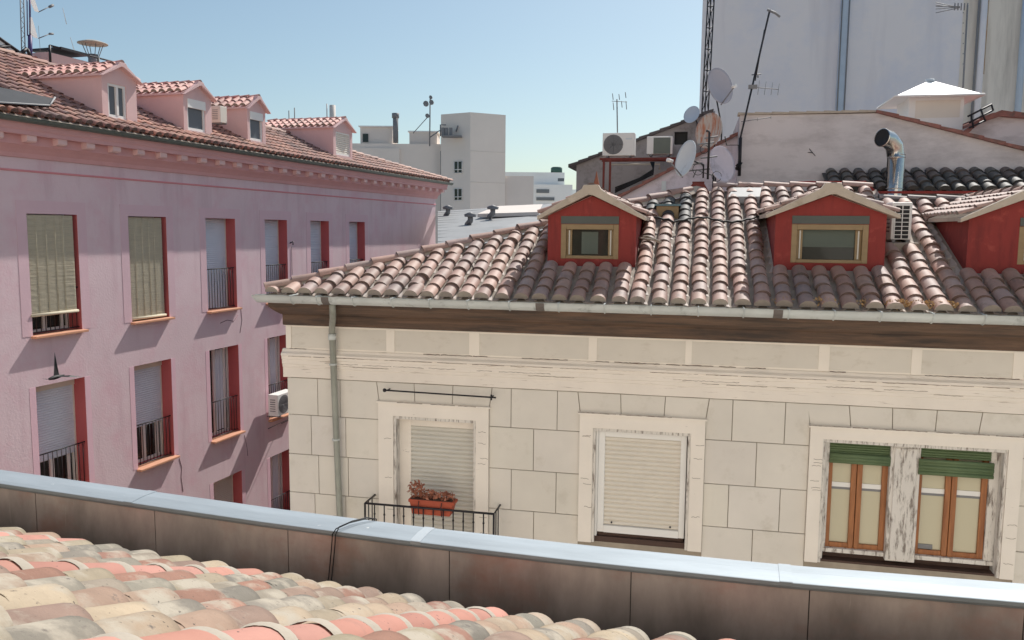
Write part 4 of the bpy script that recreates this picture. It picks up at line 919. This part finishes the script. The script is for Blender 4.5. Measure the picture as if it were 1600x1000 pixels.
for x0, x1, z0, z1 in ((2.2, 3.4, 3.5, 3.85), (2.2, 3.9, 2.8, 3.1), (2.4, 3.2, 2.0, 2.4), (4.2, 4.8, 4.6, 4.9)): MB(K).box(x0, x1, 78.9, 78.98, z0, z1).build('window', m_glassg, fb)
tk = thing('roof_tank', K, (4.1, 80, 5.3), 'dark green water tank on the distant flats', 'tank'); MB(K).lathe((4.15, 80.5, 5.5), (0, 0, 1), [(.0, 0), (.55, 0), (.55, .45), (.4, .55), (0, .56)], 14).build('drum', M('green_tank', srgb(60, 92, 84), var=.05), tk); MB(K).box(3.6, 4.7, 80.1, 80.9, 5.38, 5.5).build('stand', m_grey, tk)
# metal sheet roof
sr = thing('metal_roofed_shed', K, (-1, 22, -15), 'shed with a grey standing-seam metal roof beyond the hip', 'shed')
def kk(x, y, d): r = K.w(x, y, d); return Vector((r[0], d, r[1]))
q = [kk(684, 400, 18), kk(900, 400, 18), kk(870, 318, 34), kk(684, 330, 34)]
k = MB(K); k.poly(q); k.poly([v + Vector((0, 0, -.15)) for v in q]); k.poly([q[2], q[3], q[3] + Vector((0, 0, -.15)), q[2] + Vector((0, 0, -.15))])
for j in range(1, 15):
    t = j / 15; a, c = q[0] + (q[3] - q[0]) * t, q[1] + (q[2] - q[1]) * t; k.tube([a, c], .012, 4)
k.build('roof', m_sheet, sr); k = MB(K); b_ = [(-1.6, 18.2), (1.3, 18.2), (1.4, 33.8), (-2.95, 33.8)]; k.prism(b_, 'z', -15, -.95).build('wall', m_wwall2, sr)
k = MB(K); q2 = [kk(746, 334, 28), kk(842, 331, 28), kk(848, 319, 32), kk(775, 322, 32)]
k.poly(q2); k.poly([q2[0], q2[1], q2[1] + Vector((0, 0, -.12)), q2[0] + Vector((0, 0, -.12))]); k.build('skylight', m_wwall2, sr)
for (x, y, dd) in ((770, 333, 27.5), (700, 332, 31), (735, 345, 26)):
    p = kk(x, y, dd); k = MB(K); k.tube([p + Vector((-.12, .3, -.12)), p, p + Vector((.0, 0, .15))], .09, 8).lathe(p + Vector((0, 0, .12)), (0, 0, 1), [(.18, 0), (.2, .08), (0, .16)], 10); k.build('cowl', m_grey, sr)

# ================================================================== PINK BUILDING
pink = thing('pink_apartment_building', P, (31.25, 0, -15), 'long pink apartment building with four roof dormers and rows of windows', 'building')
cols = [11.88, 14.39, 16.91, 19.36, 21.68, 24.05]; WW = 1.16
holes = []
for i, u in enumerate(cols):
    ww = WW if i < 3 else 1.08
    holes += [(u, u + ww, -2.04, .22), (u, u + ww, -5.27, -3.0), (u, u + ww, -8.5, -6.33)]
for u in (9.37, 6.9): holes += [(u, u + WW, -2.04, .22), (u, u + WW, -5.27, -3.0), (u, u + WW, -8.5, -6.33)]
U0, U1 = 5., 31.28
k = MB(P); k.wall(U0, U1, -15, 1.85, holes, 0)
k.poly([(U1, 0, -15), (U1 - 22, 11.5, -15), (U1 - 22, 11.5, 1.8), (U1, 0, 1.8)]).poly([(U0, 0, -15), (U0, 11.5, -15), (U0, 11.5, 1.8), (U0, 0, 1.8)])
k.build('wall', m_pink, pink)
dR = .37
def bars(a, c, zt, zb, w=.06, n=11, parent=None):
    k = MB(P); k.tube([(a, w, zt), (c, w, zt)], .014, 6).tube([(a, w, zb + .05), (c, w, zb + .05)], .012, 6)
    for q in range(n): u = a + (c - a) * (q + .5) / n; k.tube([(u, w, zb + .05), (u, w, zt)], .009, 5)
    return k.build('railing', m_iron, parent)
def sill(a, c, z, parent): return MB(P).box(a - .04, c + .04, -.13, .2, z - .045, z + .001).build('sill', m_sill, parent, bevel=.006)
def pwin(a, c, z0, z1, kind, rail=None, shut=None):
    w = dR - .05
    fr = MB(P); fr.box(a, a + .06, w, w + .04, z0, z1).box(c - .06, c, w, w + .04, z0, z1).box(a + .06, c - .06, w, w + .04, z1 - .06, z1).box(a + .06, c - .06, w, w + .04, z0, z0 + .07)
    mid = (a + c) / 2; fr.box(mid - .045, mid + .045, w - .005, w + .04, z0 + .07, z1 - .06)
    fr.box(c - .2, c - .13, w - .01, w + .04, z0 + .07, z1 - .06)
    o = fr.build('window', m_white, pink, bevel=.004)
    k = MB(P)
    k.poly([(a, 0, z0), (a, dR, z0), (a, dR, z1), (a, 0, z1)]).poly([(c, 0, z0), (c, dR, z0), (c, dR, z1), (c, 0, z1)]).poly([(a, 0, z1), (c, 0, z1), (c, dR, z1), (a, dR, z1)]).poly([(a, 0, z0), (c, 0, z0), (c, dR, z0), (a, dR, z0)])
    k.m = 1; k.poly([(a, dR + .05, z0), (c, dR + .05, z0), (c, dR + .05, z1), (a, dR + .05, z1)]); k.build('reveal', [m_pinkr, m_black], o)
    k = MB(P); bw_, w0 = (.22, -.006) if z1 > 0 else (.14, -.004)
    k.box(a - bw_, a, w0, 0, z0, z1).box(c, c + bw_, w0, 0, z0, z1)
    if z1 > 0: k.box(a - bw_, c + bw_, w0, 0, z1, z1 + .24)
    k.build('surround', m_pinkb if z1 > 0 else m_pinks, o)
    k = MB(P); k.poly([(a + .06, w + .035, z0 + .07), (c - .06, w + .035, z0 + .07), (c - .06, w + .035, z1 - .06), (a + .06, w + .035, z1 - .06)]).build('pane', m_glassd, o)
    if shut is not None:
        m_ = {'w': m_shutterb, 'g': m_shutterg}[kind[0]]
        if z1 < 0: MB(P).box(a + .0, c, w - .06, w - .045, z1 - .16, z1).build('shutter_box', m_shutter, o)
        MB(P).slats(a + .03, c - .03, shut, z1 - .02, w - .03, .05, .006).build('shutter', m_, o)
        MB(P).box(a, a + .03, w - .04, w - .01, z0, z1).box(c - .03, c, w - .04, w - .01, z0, z1).build('shutter_track', m_shutter, o)
    if rail: bars(a, c, rail, z0, .07, 11, o)
    sill(a, c, z0, o)
    if kind == 'curtain':
        k = MB(P); n_ = 20; pts = []
        x0, x1 = a + .62, c - .1
        for q in range(n_): u_a, u_b = x0 + (x1 - x0) * q / n_, x0 + (x1 - x0) * (q + 1) / n_; wa, wb_ = w + .02 + .012 * sin(q * 1.3), w + .02 + .012 * sin((q + 1) * 1.3); k.poly([(u_a, wa, z0 + .1), (u_b, wb_, z0 + .1), (u_b, wb_, z1 - .1), (u_a, wa, z1 - .1)])
        k.build('curtain', m_shutterb, o)
    return o
def reed(o, a, c, z0, z1, w):
    k = MB(P); n_ = int((z1 - z0) / .022)
    for q in range(n_):
        z = z0 + (z1 - z0) * (q + .5) / n_; k.tube([(a, w + rnd.uniform(-.002, .002), z), (c, w + rnd.uniform(-.002, .002), z)], .0105, 4, caps=False)
    k.tube([(a - .02, w - .02, z0), (c + .02, w - .02, z0)], .03, 8)
    for u in (a + .2, a + .42, (a + c) / 2 + .1, c - .25): k.tube([(u, w - .014, z0), (u, w - .014, z1)], .005, 4)
    return k.build('reed_blind', m_reed, o)
zt, zb = .22, -2.04
a = cols[0]; o = pwin(a, a + WW, zb, zt, 'plain', rail=-1.2); reed(o, a + .0, a + WW - .1, -1.66, .2, .02)
a = cols[1]; o = pwin(a, a + WW, zb, zt, 'plain'); reed(o, a + .02, a + WW - .1, -1.98, .2, .05)
a = cols[2]; pwin(a, a + WW, zb, zt, 'w', rail=-1.02, shut=zb + .02)
for i in (3, 4, 5): a = cols[i]; pwin(a, a + 1.08, zb, zt, 'w', rail=-1.02, shut=zb + .02)
zt, zb = -3.0, -5.27
a = cols[0]; pwin(a, a + WW, zb, zt, 'w', rail=-4.33, shut=-4.55)
a = cols[1]; pwin(a, a + WW, zb, zt, 'w', rail=-4.33, shut=-4.45)
a = cols[2]; pwin(a, a + WW, zb, zt, 'curtain', rail=-4.33)
a = cols[3]; pwin(a, a + 1.08, zb, zt, 'curtain', rail=-4.33)
for i in (4, 5): pwin(cols[i], cols[i] + 1.08, zb, zt, 'w', shut=zb + .02)
zt, zb = -6.33, -8.5
for i in (0, 1, 2): pwin(cols[i], cols[i] + WW, zb, zt, 'g', shut=zb + .3, rail=-7.6)
pwin(cols[3], cols[3] + 1.08, zb, zt, 'curtain', rail=-7.6)
for i in (4, 5): pwin(cols[i], cols[i] + 1.08, zb, zt, 'w', shut=zb + .02)
for u in (9.37, 6.9): pwin(u, u + WW, -2.04, .22, 'w', shut=-2.0, rail=-1.02); pwin(u, u + WW, -5.27, -3.0, 'w', shut=-4.5, rail=-4.33); pwin(u, u + WW, -8.5, -6.33, 'w', shut=-8.4)
# cornice
k = MB(P); k.prism([(0, .97), (-.016, .972), (-.024, .99), (-.016, 1.008), (0, 1.01)], 'u', U0, U1 + .03).build('string_band', m_band, pink)
k = MB(P); k.prism([(0, 1.22), (-.04, 1.225), (-.06, 1.30), (-.12, 1.37), (-.18, 1.42), (-.21, 1.44), (-.21, 1.598), (0, 1.598)], 'u', U0, U1 + .1).build('cornice_bed', m_pinkc, pink)
k = MB(P); k.prism([(0, 1.60), (-.36, 1.60), (-.36, 1.67), (-.38, 1.70), (-.40, 1.80), (0, 1.80)], 'u', U0, U1 + .35)
k.build('cornice', m_pinkc, pink)
u = 5.6
while u < 31.3:
    MB(P).prism([(-.208, 1.475), (-.31, 1.485), (-.335, 1.51), (-.335, 1.599), (-.208, 1.599)], 'u', u, u + .21).build('corbel', m_pinkd, pink); u += .675
k = MB(P); ns = 8; gw2, gz2, r2 = -.46, 1.865, .075
prof = [(gw2 + r2 * cos(t), gz2 + r2 * sin(t)) for t in [0 - pi * q / ns for q in range(ns + 1)]] + [(gw2 - r2 - .012, gz2 + .012)]
i = k.V(*[(U0, *p) for p in prof]); j = k.V(*[(31.9, *p) for p in prof])
for q in range(len(prof) - 1): k.face((i + q, j + q, j + q + 1, i + q + 1), True)
k.build('gutter', m_dkgut, pink)
# roof
TP = .45; Sp, Np = up_n(TP); cp_ = Sp[1]
pz = lambda w: 1.90 + TP * (w + .5)
hipP = lambda u: -.5 + (31.8 - u) * .258
PAL_P = [srgb(176, 124, 106), srgb(166, 116, 100), srgb(150, 108, 96), srgb(186, 138, 118), srgb(140, 104, 94)]
UP0 = 8.6
DP = [(13.93, 14.90, 3.08, 3.30, 14.09, 14.60, 2.24, 2.93), (16.39, 17.40, 3.09, 3.33, 16.52, 17.16, 2.26, 2.98), (18.85, 19.66, 3.12, 3.36, 18.95, 19.52, 2.28, 3.02), (23.29, 24.52, 3.14, 3.40, 23.45, 24.38, 2.3, 3.02)]
def skipp(e, s):
    u = UP0 + e; w = -.52 + s * cp_
    if 10.2 < u < 12.45 and .55 < w < 1.25: return True
    for q in DP:
        if q[0] < u < q[1] and w > .0 and q[3] - abs(u - (q[0] + q[1]) / 2) * .4 > pz(w) + .02: return True
    return False
k = MB(P); zo = -.015
k.poly([(U0, -.5, pz(-.5) + zo), (31.8, -.5, pz(-.5) + zo), (U0, hipP(U0), pz(hipP(U0)) + zo)]); k.poly([(31.8, -.5, pz(-.5) + zo), (U0, 12.5, pz(-.5)), (U0, hipP(U0), pz(hipP(U0)) + zo)]); k.build('roof_deck', m_mortar, pink)
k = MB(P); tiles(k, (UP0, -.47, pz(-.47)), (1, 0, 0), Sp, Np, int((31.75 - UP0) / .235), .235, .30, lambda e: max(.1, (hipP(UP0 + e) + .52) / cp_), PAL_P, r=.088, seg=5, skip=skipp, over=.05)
ridge(k, (31.75, -.5, pz(-.5) + .06), (UP0, hipP(UP0), pz(hipP(UP0)) + .07), (0, 0, 1), PAL_P, r=.09, L=.38, seg=5); k.build('roof_tiling', m_tile, pink)
PAL_D = [srgb(222, 158, 146), srgb(214, 150, 138), srgb(226, 170, 156), srgb(206, 142, 130)]
for kq, d_ in enumerate(DP):
    bd = dormer(kq, d_, m_pinkd, P, pink, .1, 2.6, PAL_D, ov=.07, verge=.03, vm=m_pinkd, roofz=pz, tr=.085, tp=.225, tex=.26)
    wl, wr, zb, zt = d_[4:8]; W0 = .1
    fr = MB(P); fr.box(wl, wl + .05, W0 + .02, W0 + .07, zb, zt).box(wr - .05, wr, W0 + .02, W0 + .07, zb, zt).box(wl + .05, wr - .05, W0 + .02, W0 + .07, zt - .05, zt).box(wl + .05, wr - .05, W0 + .02, W0 + .07, zb, zb + .06)
    if kq == 0: mm = wl + .27; fr.box(mm - .03, mm + .03, W0 + .01, W0 + .07, zb + .06, zt - .05)
    fr.build('window_frame', m_white, bd, bevel=.004)
    if kq < 3: MB(P).box(wl + .05, wr - .05, W0 + .055, W0 + .065, zb + .06, zt - .05).build('pane', m_glassg, bd)
    if kq in (1, 2): MB(P).box(wl + .0, wr, W0 - .02, W0 + .019, zt - .2, zt).build('shutter_box', m_white, bd)
    if kq == 3: MB(P).slats(wl + .05, wr - .05, zb + .06, zt - .05, W0 + .04, .06).build('shutter', m_shutter, bd)
# roof skylight
q = [P.sl(x, y, -.5, 2.045, TP) for x, y in ((-40, 128), (86, 154), (78, 166), (-60, 158))]
k = MB(P); k.poly(q); k.m = 1; e = Vector((0, 0, .02)); k.tube([Vector(q[1]) + e, Vector(q[2]) + e], .02, 5); k.tube([Vector(q[3]) + e, Vector(q[2]) + e], .01, 5); k.m = 0; k.build('roof_window', [m_cladd, m_sheet], pink)
# chimney
q = [P.w(75, 85, 4.2), P.w(182, 88, 4.2)]
ch = thing('pink_chimney', P, (17, 4.2, 3.4), 'broad pink chimney with dark metal cover and cone cowl', 'chimney')
cu0, cu1 = P.w(76, 90, 4.2)[0], P.w(176, 90, 4.2)[0]; zc1 = P.w(100, 87, 4.2)[1]
MB(P).box(cu0, cu1, 4.2, 5.0, 3.0, zc1).build('stack', m_pinkd, ch, bevel=.01)
k = MB(P); zc = zc1 + .12; k.box(cu0 + .3, cu1 - .9, 4.1, 5.1, zc, zc + .06)
for u in (cu0, (cu0 + cu1) / 2 + .5, cu1): k.tube([(u, 4.15, zc1 - .25), (u, 4.15, zc + .03)], .03, 5)
k.tube([(cu0, 4.15, zc + .03), (cu1, 4.15, zc + .03), (cu1, 5.05, zc + .03)], .025, 5); k.build('cover_frame', m_iron, ch)
cc = P.w(145, 72, 4.6); k = MB(P)
for a_ in range(6): t = a_ * pi / 3; k.tube([(cc[0] + .13 * cos(t), 4.6 + .13 * sin(t), cc[1] - .3), (cc[0] + .26 * cos(t), 4.6 + .26 * sin(t), cc[1] + .04)], .014, 4)
k.tube([(cc[0], 4.6, cc[1] - .6), (cc[0], 4.6, cc[1] - .22)], .13, 10); k.build('cowl_stays', m_grey, ch)
MB(P).lathe((cc[0], 4.6, cc[1] + .03), (0, 0, 1), [(0, 0), (.38, .02), (.38, .04), (.2, .1), (0, .13)], 18).build('cowl', m_cement, ch)
# frame + mast on the left
mf = thing('dark_roof_frame', P, (13.2, 4.3, 3.9), 'dark steel sun frame on the roof at the top left edge', 'frame')
pts = {n: Vector((P.w(x, y, 4.4)[0], 4.4, P.w(x, y, 4.4)[1])) for n, x, y in (('a', -12, 52), ('b', 32, 83), ('c', 50, 92), ('d', -12, 75), ('e', 15, 72), ('f', 20, 84), ('g', 42, 76))}
k = MB(P)
for x, y in (('a', 'b'), ('b', 'c'), ('d', 'e'), ('f', 'b'), ('b', 'g'), ('g', 'c')): k.tube([pts[x], pts[y]], .045, 5)
k.build('tube_frame', m_iron, mf); MB(P).poly([pts['d'], pts['f'], pts['b'], pts['a']]).build('panel', m_far, mf)
bk = thing('brick_ridge_stub', P, (14.8, 4.0, 3.6), 'small red brick stub at the foot of the violet mast', 'brick stub'); a_, c_ = P.w(34, 102, 4.0), P.w(66, 102, 4.0)
MB(P).prism([(a_[0], a_[1] - .5), (c_[0], c_[1] - .5), (c_[0], c_[1]), (a_[0] + (c_[0] - a_[0]) * .55, c_[1] + .16), (a_[0], a_[1] + .14)], 'w', 3.9, 4.3).build('brickwork', m_brick, bk)
vm_ = thing('violet_antenna_mast', P, (15.1, 4.6, 3.6), 'violet antenna mast with white panels and short arms, top left', 'mast')
def pp_(x, y, w=4.6): r = P.w(x, y, w); return Vector((r[0], w, r[1]))
MB(P).tube([pp_(47, 98), pp_(47, 55)], .05, 8).tube([pp_(47, 56), pp_(46.5, -15)], .022, 8).tube([pp_(43, 56), pp_(42, -15)], .014, 6).build('pole', m_purple, vm_)
k = MB(P); L0, L1 = pp_(37, 92), pp_(34, -15)
for dx in (-.05, .05): k.tube([L0 + Vector((dx, 0, 0)), L1 + Vector((dx, 0, 0))], .014, 5)
for q in range(14): a_, c_ = L0 + (L1 - L0) * q / 14, L0 + (L1 - L0) * (q + 1) / 14; s_ = 1 if q % 2 else -1; k.tube([a_ + Vector((.05 * s_, 0, 0)), c_ - Vector((.05 * s_, 0, 0))], .007, 4)
k.build('lattice', m_grey, vm_)
for pts_ in ([(48, -8), (52, -8), (61, 19), (56, 17), (50, 4)], [(48, 27), (50, 27), (59.5, 60), (55, 58), (48, 52)]): 
    k = MB(P); q = [pp_(x, y, 4.55) for x, y in pts_]; k.poly(q); k.poly([v + Vector((0, .04, 0)) for v in q][::-1]); k.build('panel', m_white, vm_)
k = MB(P); k.tube([pp_(60, 19), pp_(80, 9)], .012, 4).tube([pp_(77, 11), pp_(83, 8)], .035, 5).tube([pp_(60, 60), pp_(80, 52)], .012, 4).tube([pp_(77, 53), pp_(83, 53)], .03, 5).tube([pp_(60, 40), pp_(63, 82)], .006, 4).build('arm', m_grey, vm_)
k = MB(P); k.tube([pp_(98, 12, 5.5), pp_(104, 38, 5.5)], .012, 4).tube([pp_(110, 58, 5.5), pp_(115, 76, 5.5), pp_(122, 86, 5.5)], .012, 4); tag(k.build('whip_aerial', m_far, None, tuple(pp_(115, 76, 5.5))), 'faint thin whip aerial left of the cone cowl', 'aerial')
# AC units on pink building
uac = P.w(434, 640, -.42)[0] + .43
def pac(u, w, z, label):
    return ac_unit(P, (u, w, z), .85, .62, .30, 0, label, 'air conditioners on the pink facade')
pac(uac, -.42, -5.13, 'white air conditioner on the sill of a second-row window, by the cream corner')
pac(uac + .35, -.42, -8.72, 'white air conditioner just showing above the zinc coping below the pink facade')
k = ac_unit(P, (18.2, .34, 2.60), .27, .44, .3, 0, 'small beige air conditioner on brackets beside the third pink dormer', None, 'plain', m_shutter)
for u_, zt_b in ((uac - .32, -5.14), (uac + .32, -5.14), (uac + .03, -8.73), (uac + .67, -8.73)):
    MB(P).tube([(u_, 0, zt_b), (u_, -.74, zt_b), (u_, -.03, zt_b - .35)], .014, 5).build('bracket', m_grey, pink)
# wall cracks
def crack(pts, f, parent, r=.006, name='crack'):
    k = MB(f); k.tube(pts, r, 4); k.build(name, m_pinkb, parent)
m_crk = M('crack_dark', srgb(120, 84, 92), var=.1)
for pl_ in ([(280, 716), (284, 730), (283, 745), (286, 768)], [(376, 480), (378, 500), (375, 520)], [(382, 680), (386, 700), (387, 712)], [(344, 505), (355, 500), (365, 502), (372, 492)]):
    k = MB(P); k.tube([(P.w(x, y)[0], -.001, P.w(x, y)[1]) for x, y in pl_], .008, 4); k.build('crack', m_crk, pink)
# lamp hook on the facade
a_ = P.w(453, 380); k = MB(P); k.tube([(a_[0], 0, a_[1]), (a_[0], -.1, a_[1] + .05), (a_[0], -.1, a_[1] - .05)], .02, 5).tube([(a_[0] + .05, -.02, a_[1] - .1), (a_[0] + .05, -.02, a_[1] - .9)], .008, 4); k.build('wall_hook', m_iron, pink)
# bird
bd = P.w(88, 590, -2.5); BO = Vector((bd[0], -2.5, bd[1]))
k = MB(P)
k.lathe(BO + Vector((-.16, 0, 0)), (1, 0, .05), [(.002, 0), (.02, .03), (.035, .12), (.03, .2), (.018, .27), (.012, .3), (.0, .33)], 8)
k.poly([BO + Vector((-.14, .02, .0)), BO + Vector((-.22, .05, .02)), BO + Vector((-.18, .0, .0)), BO + Vector((-.22, -.05, .01))])
k.poly([BO + Vector((-.05, 0, .02)), BO + Vector((.06, 0, .02)), BO + Vector((.05, .05, .22)), BO + Vector((.03, .04, .40)), BO + Vector((-.0, .03, .2))])
k.poly([BO + Vector((-.05, 0, .02)), BO + Vector((.06, 0, .02)), BO + Vector((.16, -.12, .02)), BO + Vector((.3, -.2, -.03)), BO + Vector((.1, -.14, .0))])
tag(k.build('bird', m_black, None, tuple(BO)), 'small black swift in flight before the pink facade', 'bird')

# ================================================================== FOREGROUND ROOF AND PARAPET
fg = thing('near_roof_building', R, (0, 0, -15), 'nearest building, its clay tile roof edged by a zinc parapet', 'building')
zs_ = [(-9, -1.36), (-6, -1.47), (-4.36, -1.505), (-3.29, -1.535), (-2.4, -1.558), (-1.56, -1.568), (-.7, -1.568), (.22, -1.555), (1.23, -1.52), (3, -1.46)]
def pzv(u):
    for (a, za), (c, zc) in zip(zs_, zs_[1:]):
        if a <= u <= c: return za + (zc - za) * (u - a) / (c - a)
    return zs_[-1][1]
def strip(mb, prof, u0, u1, du=.25, close=False):
    n = max(1, int(abs(u1 - u0) / du)); rows = []
    for q in range(n + 1):
        u = u0 + (u1 - u0) * q / n; z = pzv(u); rows.append(mb.V(*[(u, p[0], z + p[1]) for p in prof]))
    for a, c in zip(rows, rows[1:]):
        for j in range(len(prof) - 1): mb.face((a + j, c + j, c + j + 1, a + j + 1))
    for r_ in (rows[0], rows[-1]): mb.face([r_ + j for j in range(len(prof))])
CPF = [(.012, -.035), (.0, -.02), (-.004, -.002), (.0, .0), (.03, .003), (.10, .006), (.20, .0), (.204, -.004), (.204, -.05)]
sc_ = [-9, -5.2, C and -3.29, -1.56, .22, 3]
for a, c in zip(sc_, sc_[1:]):
    k = MB(R); strip(k, CPF, a + .002, c - .002); k.build('coping_section', m_coping, fg)
    k = MB(R); 
    if c < 3: strip(k, [(p[0] + (.0 if p[0] > .1 else -.002), p[1] + .0035) for p in CPF], c - .01, c + .045, .05); k.build('coping_joint', m_coping if c != -1.56 else m_joint2, fg)
seams = [R.w(x, y)[0] for x, y in ((51, 780), (238, 810), (447, 850), (700, 880), (985, 910), (1265, 940))]
seams = [-8.5, -7.6, -6.6, -5.6, -4.9] + seams + [seams[-1] + .85, seams[-1] + 1.7, 3]
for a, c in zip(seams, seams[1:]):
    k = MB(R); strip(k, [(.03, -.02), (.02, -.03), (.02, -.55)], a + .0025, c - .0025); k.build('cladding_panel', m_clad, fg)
k = MB(R); strip(k, [(.026, -.04), (.026, -.7)], -9, 3); k.build('cladding_backing', m_cladd, fg)
k = MB(R); k.prism([(.03, -15), (.19, -15), (.19, -1.66), (.03, -1.66)], 'u', -9, 3); k.build('parapet_wall', m_trim, fg)
k = MB(R); k.poly([(-9, -.45, -1.93), (3, -.45, -1.93), (3, .026, -1.93), (-9, .026, -1.93)]); k.build('box_gutter', m_cladd, fg)
TF = .43; af = math.atan(TF)
S = Vector((0, -cos(af), sin(af))); N = Vector((0, sin(af), cos(af)))
PAL_F = [srgb(160, 141, 118), srgb(145, 134, 118), srgb(129, 122, 110), srgb(156, 130, 110), srgb(147, 106, 89), srgb(136, 112, 98), srgb(171, 153, 129), srgb(122, 115, 104), srgb(151, 138, 116)]
CORAL = [srgb(184, 128, 112), srgb(178, 122, 106), srgb(190, 134, 120)]; WHT = [srgb(187, 180, 169), srgb(174, 165, 150), srgb(165, 148, 130)]
PIT = .213; U0f = -.1 + .5 * PIT - 30 * PIT; nf = 42
coral_us = (-3.42, -2.28, -1.14, -.07)
km, kc = MB(R), MB(R)
rf = random.Random(11)
def eavez(u): return -1.865 + (.035 * (-1.5 - u) if u < -1.5 else 0)
for c in range(nf):
    u = U0f + c * PIT; isc = any(abs(u - x) < PIT / 2 for x in coral_us)
    E = Vector((1, 0, 0)); s0 = -rf.uniform(0, .03); kc = MB(R); mb = kc if isc else km; k_ = 0
    O = Vector((u, -.27, eavez(u)))
    while s0 < 5.2:
        ex = .255 if isc else rf.uniform(.20, .255)
        pal = CORAL if isc else (WHT if (abs(u + .5) < .3 or abs(u + .85) < .12) and k_ < 1 else PAL_F)
        g_ = rf.uniform(.84, 1.1); tc = tuple(max(.02, x * g_ * rf.uniform(.985, 1.015)) for x in rf.choice(pal))
        yaw = rf.uniform(-.05, .05) if not isc else 0; S2 = (S + E * yaw).normalized(); E2 = (E - S * yaw).normalized()
        rr0 = (.094 if isc else rf.uniform(.094, .106)); L = ex + (.03 if isc else .07)
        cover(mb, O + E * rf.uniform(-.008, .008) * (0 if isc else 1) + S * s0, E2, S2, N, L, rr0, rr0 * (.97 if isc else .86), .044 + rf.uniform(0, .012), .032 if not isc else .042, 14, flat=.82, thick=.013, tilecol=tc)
        if isc and k_ > 0:
            kc.m = 1
            for (ds, rm, dh) in ((-.012, .0005, .0), (.012, .0025, .004), (.030, .0005, .0)):
                pass
            band = []
            for ds, lift in ((-.022 + rf.uniform(-.006, .003), -.001), (-.004, .0065), (.012, .0065), (.028 + rf.uniform(-.004, .008), -.001)):
                band.append(kc.V(*[O + S * (s0 + ds + .004 * sin(5 * t + u * 9 + s0 * 7)) + E * (cos(t) * (rr0 + .002 + lift)) + N * (sin(t) * (rr0 + .002 + lift) * .82 + .05 - .012 * ds) for t in [pi * q / 14 for q in range(15)]]))
            for b0_, b1_ in zip(band, band[1:]):
                for q in range(14): kc.face((b0_ + q, b1_ + q, b1_ + q + 1, b0_ + q + 1), True)
            kc.m = 0
        channel(km, O + E * PIT / 2 + S * (s0 + .03), E, S, N, L, PIT * .34, .03, .012, 6, tuple(x * .85 for x in tc))
        s0 += ex; k_ += 1
    if isc: kc.build('coral_tile_row', [m_coral, m_conc], fg)
km.build('roof_tiling', m_tilef, fg)
k = MB(R); k.poly([(-9, -.25, -1.85), (3, -.25, -1.85), (3, -5, -1.85 + TF * 4.75), (-9, -5, -1.85 + TF * 4.75)]); k.poly([(-9, -.25, -1.85), (3, -.25, -1.85), (3, -.25, -2.2), (-9, -.25, -2.2)]).build('roof_deck', m_mortar, fg)
# unseen upper storey, added behind the camera to bounce sun onto the shaded facade
hr = [(u, u + 1.1, .9, 3.1) for u in (-11.5, -8.5, -5.5, -2.5, 2.5, 5.5, 8.5)] + [(u, u + 1.1, 4.3, 6.3) for u in (-11.5, -8.5, -5.5, -2.5, .2, 2.5, 5.5, 8.5)]
MB(R).wall(-14, 12, -15, 8, hr, -5.2).build('bounce_wall', m_trim, fg)
MB(R).box(-14, 12, -5.8, -5.3, -15, 7.9).build('bounce_core', m_dkgut, fg)
# black cable slung over the coping
cb = MB(R); u = R.w(505, 900)[0]
A0 = R.w(510, 893, .0); 
for dx, lift in ((0, 0), (.018, .012)):
    uu = R.w(520, 850)[0] + dx; zz_ = pzv(uu)
    cb.tube([(uu - .04, -.03, zz_ - .42), (uu - .03, .008, zz_ - .25), (uu - .01, .004, zz_ - .1), (uu + .005, -.012, zz_ - .015), (uu + .02, .0, zz_ + .012 + lift), (uu + .055, .08, zz_ + .02 + lift), (uu + .10, .16, zz_ + .016 + lift), (uu + .135, .205, zz_ + .008), (uu + .12, .215, zz_ - .06), (uu + .12, .215, zz_ - .5)], .0032, 8)
tag(cb.build('coping_cable', m_black, None, (u, 0, -1.6)), 'thin black double cable looped over the zinc coping', 'cable')

# ================================================================== LIGHT
w_ = bpy.data.worlds.new('World'); SC.world = w_; w_.use_nodes = True
n, l = w_.node_tree.nodes, w_.node_tree.links
sky = n.new('ShaderNodeTexSky'); sky.sky_type = 'NISHITA'; sky.sun_disc = False
SUN_AZ, SUN_EL = radians(31.5), radians(48)
sky.sun_elevation = SUN_EL; sky.sun_rotation = SUN_AZ; sky.air_density = 1.; sky.dust_density = 2.2; sky.ozone_density = 1.; sky.altitude = 650
bg = n['Background']; bg.inputs['Strength'].default_value = .12; tn_ = n.new('ShaderNodeMix'); tn_.data_type = 'RGBA'; tn_.blend_type = 'MULTIPLY'; tn_.inputs[0].default_value = 1; tn_.inputs[7].default_value = (.86, .95, .90, 1)
l.new(sky.outputs['Color'], tn_.inputs[6]); l.new(tn_.outputs[2], bg.inputs['Color'])
sd = bpy.data.lights.new('sun', 'SUN'); sd.energy = 5.; sd.angle = radians(.53); sd.color = (1, .95, .88)
so = bpy.data.objects.new('sun', sd); COL.objects.link(so); so.location = (0, 0, 60)
dv = Vector((sin(SUN_AZ) * cos(SUN_EL), cos(SUN_AZ) * cos(SUN_EL), sin(SUN_EL)))
so.rotation_euler = dv.to_track_quat('Z', 'Y').to_euler()
SC.view_settings.view_transform = 'Standard'; SC.view_settings.look = 'None'; SC.view_settings.exposure = 0; SC.view_settings.gamma = 1.1
SC.render.engine = 'CYCLES'
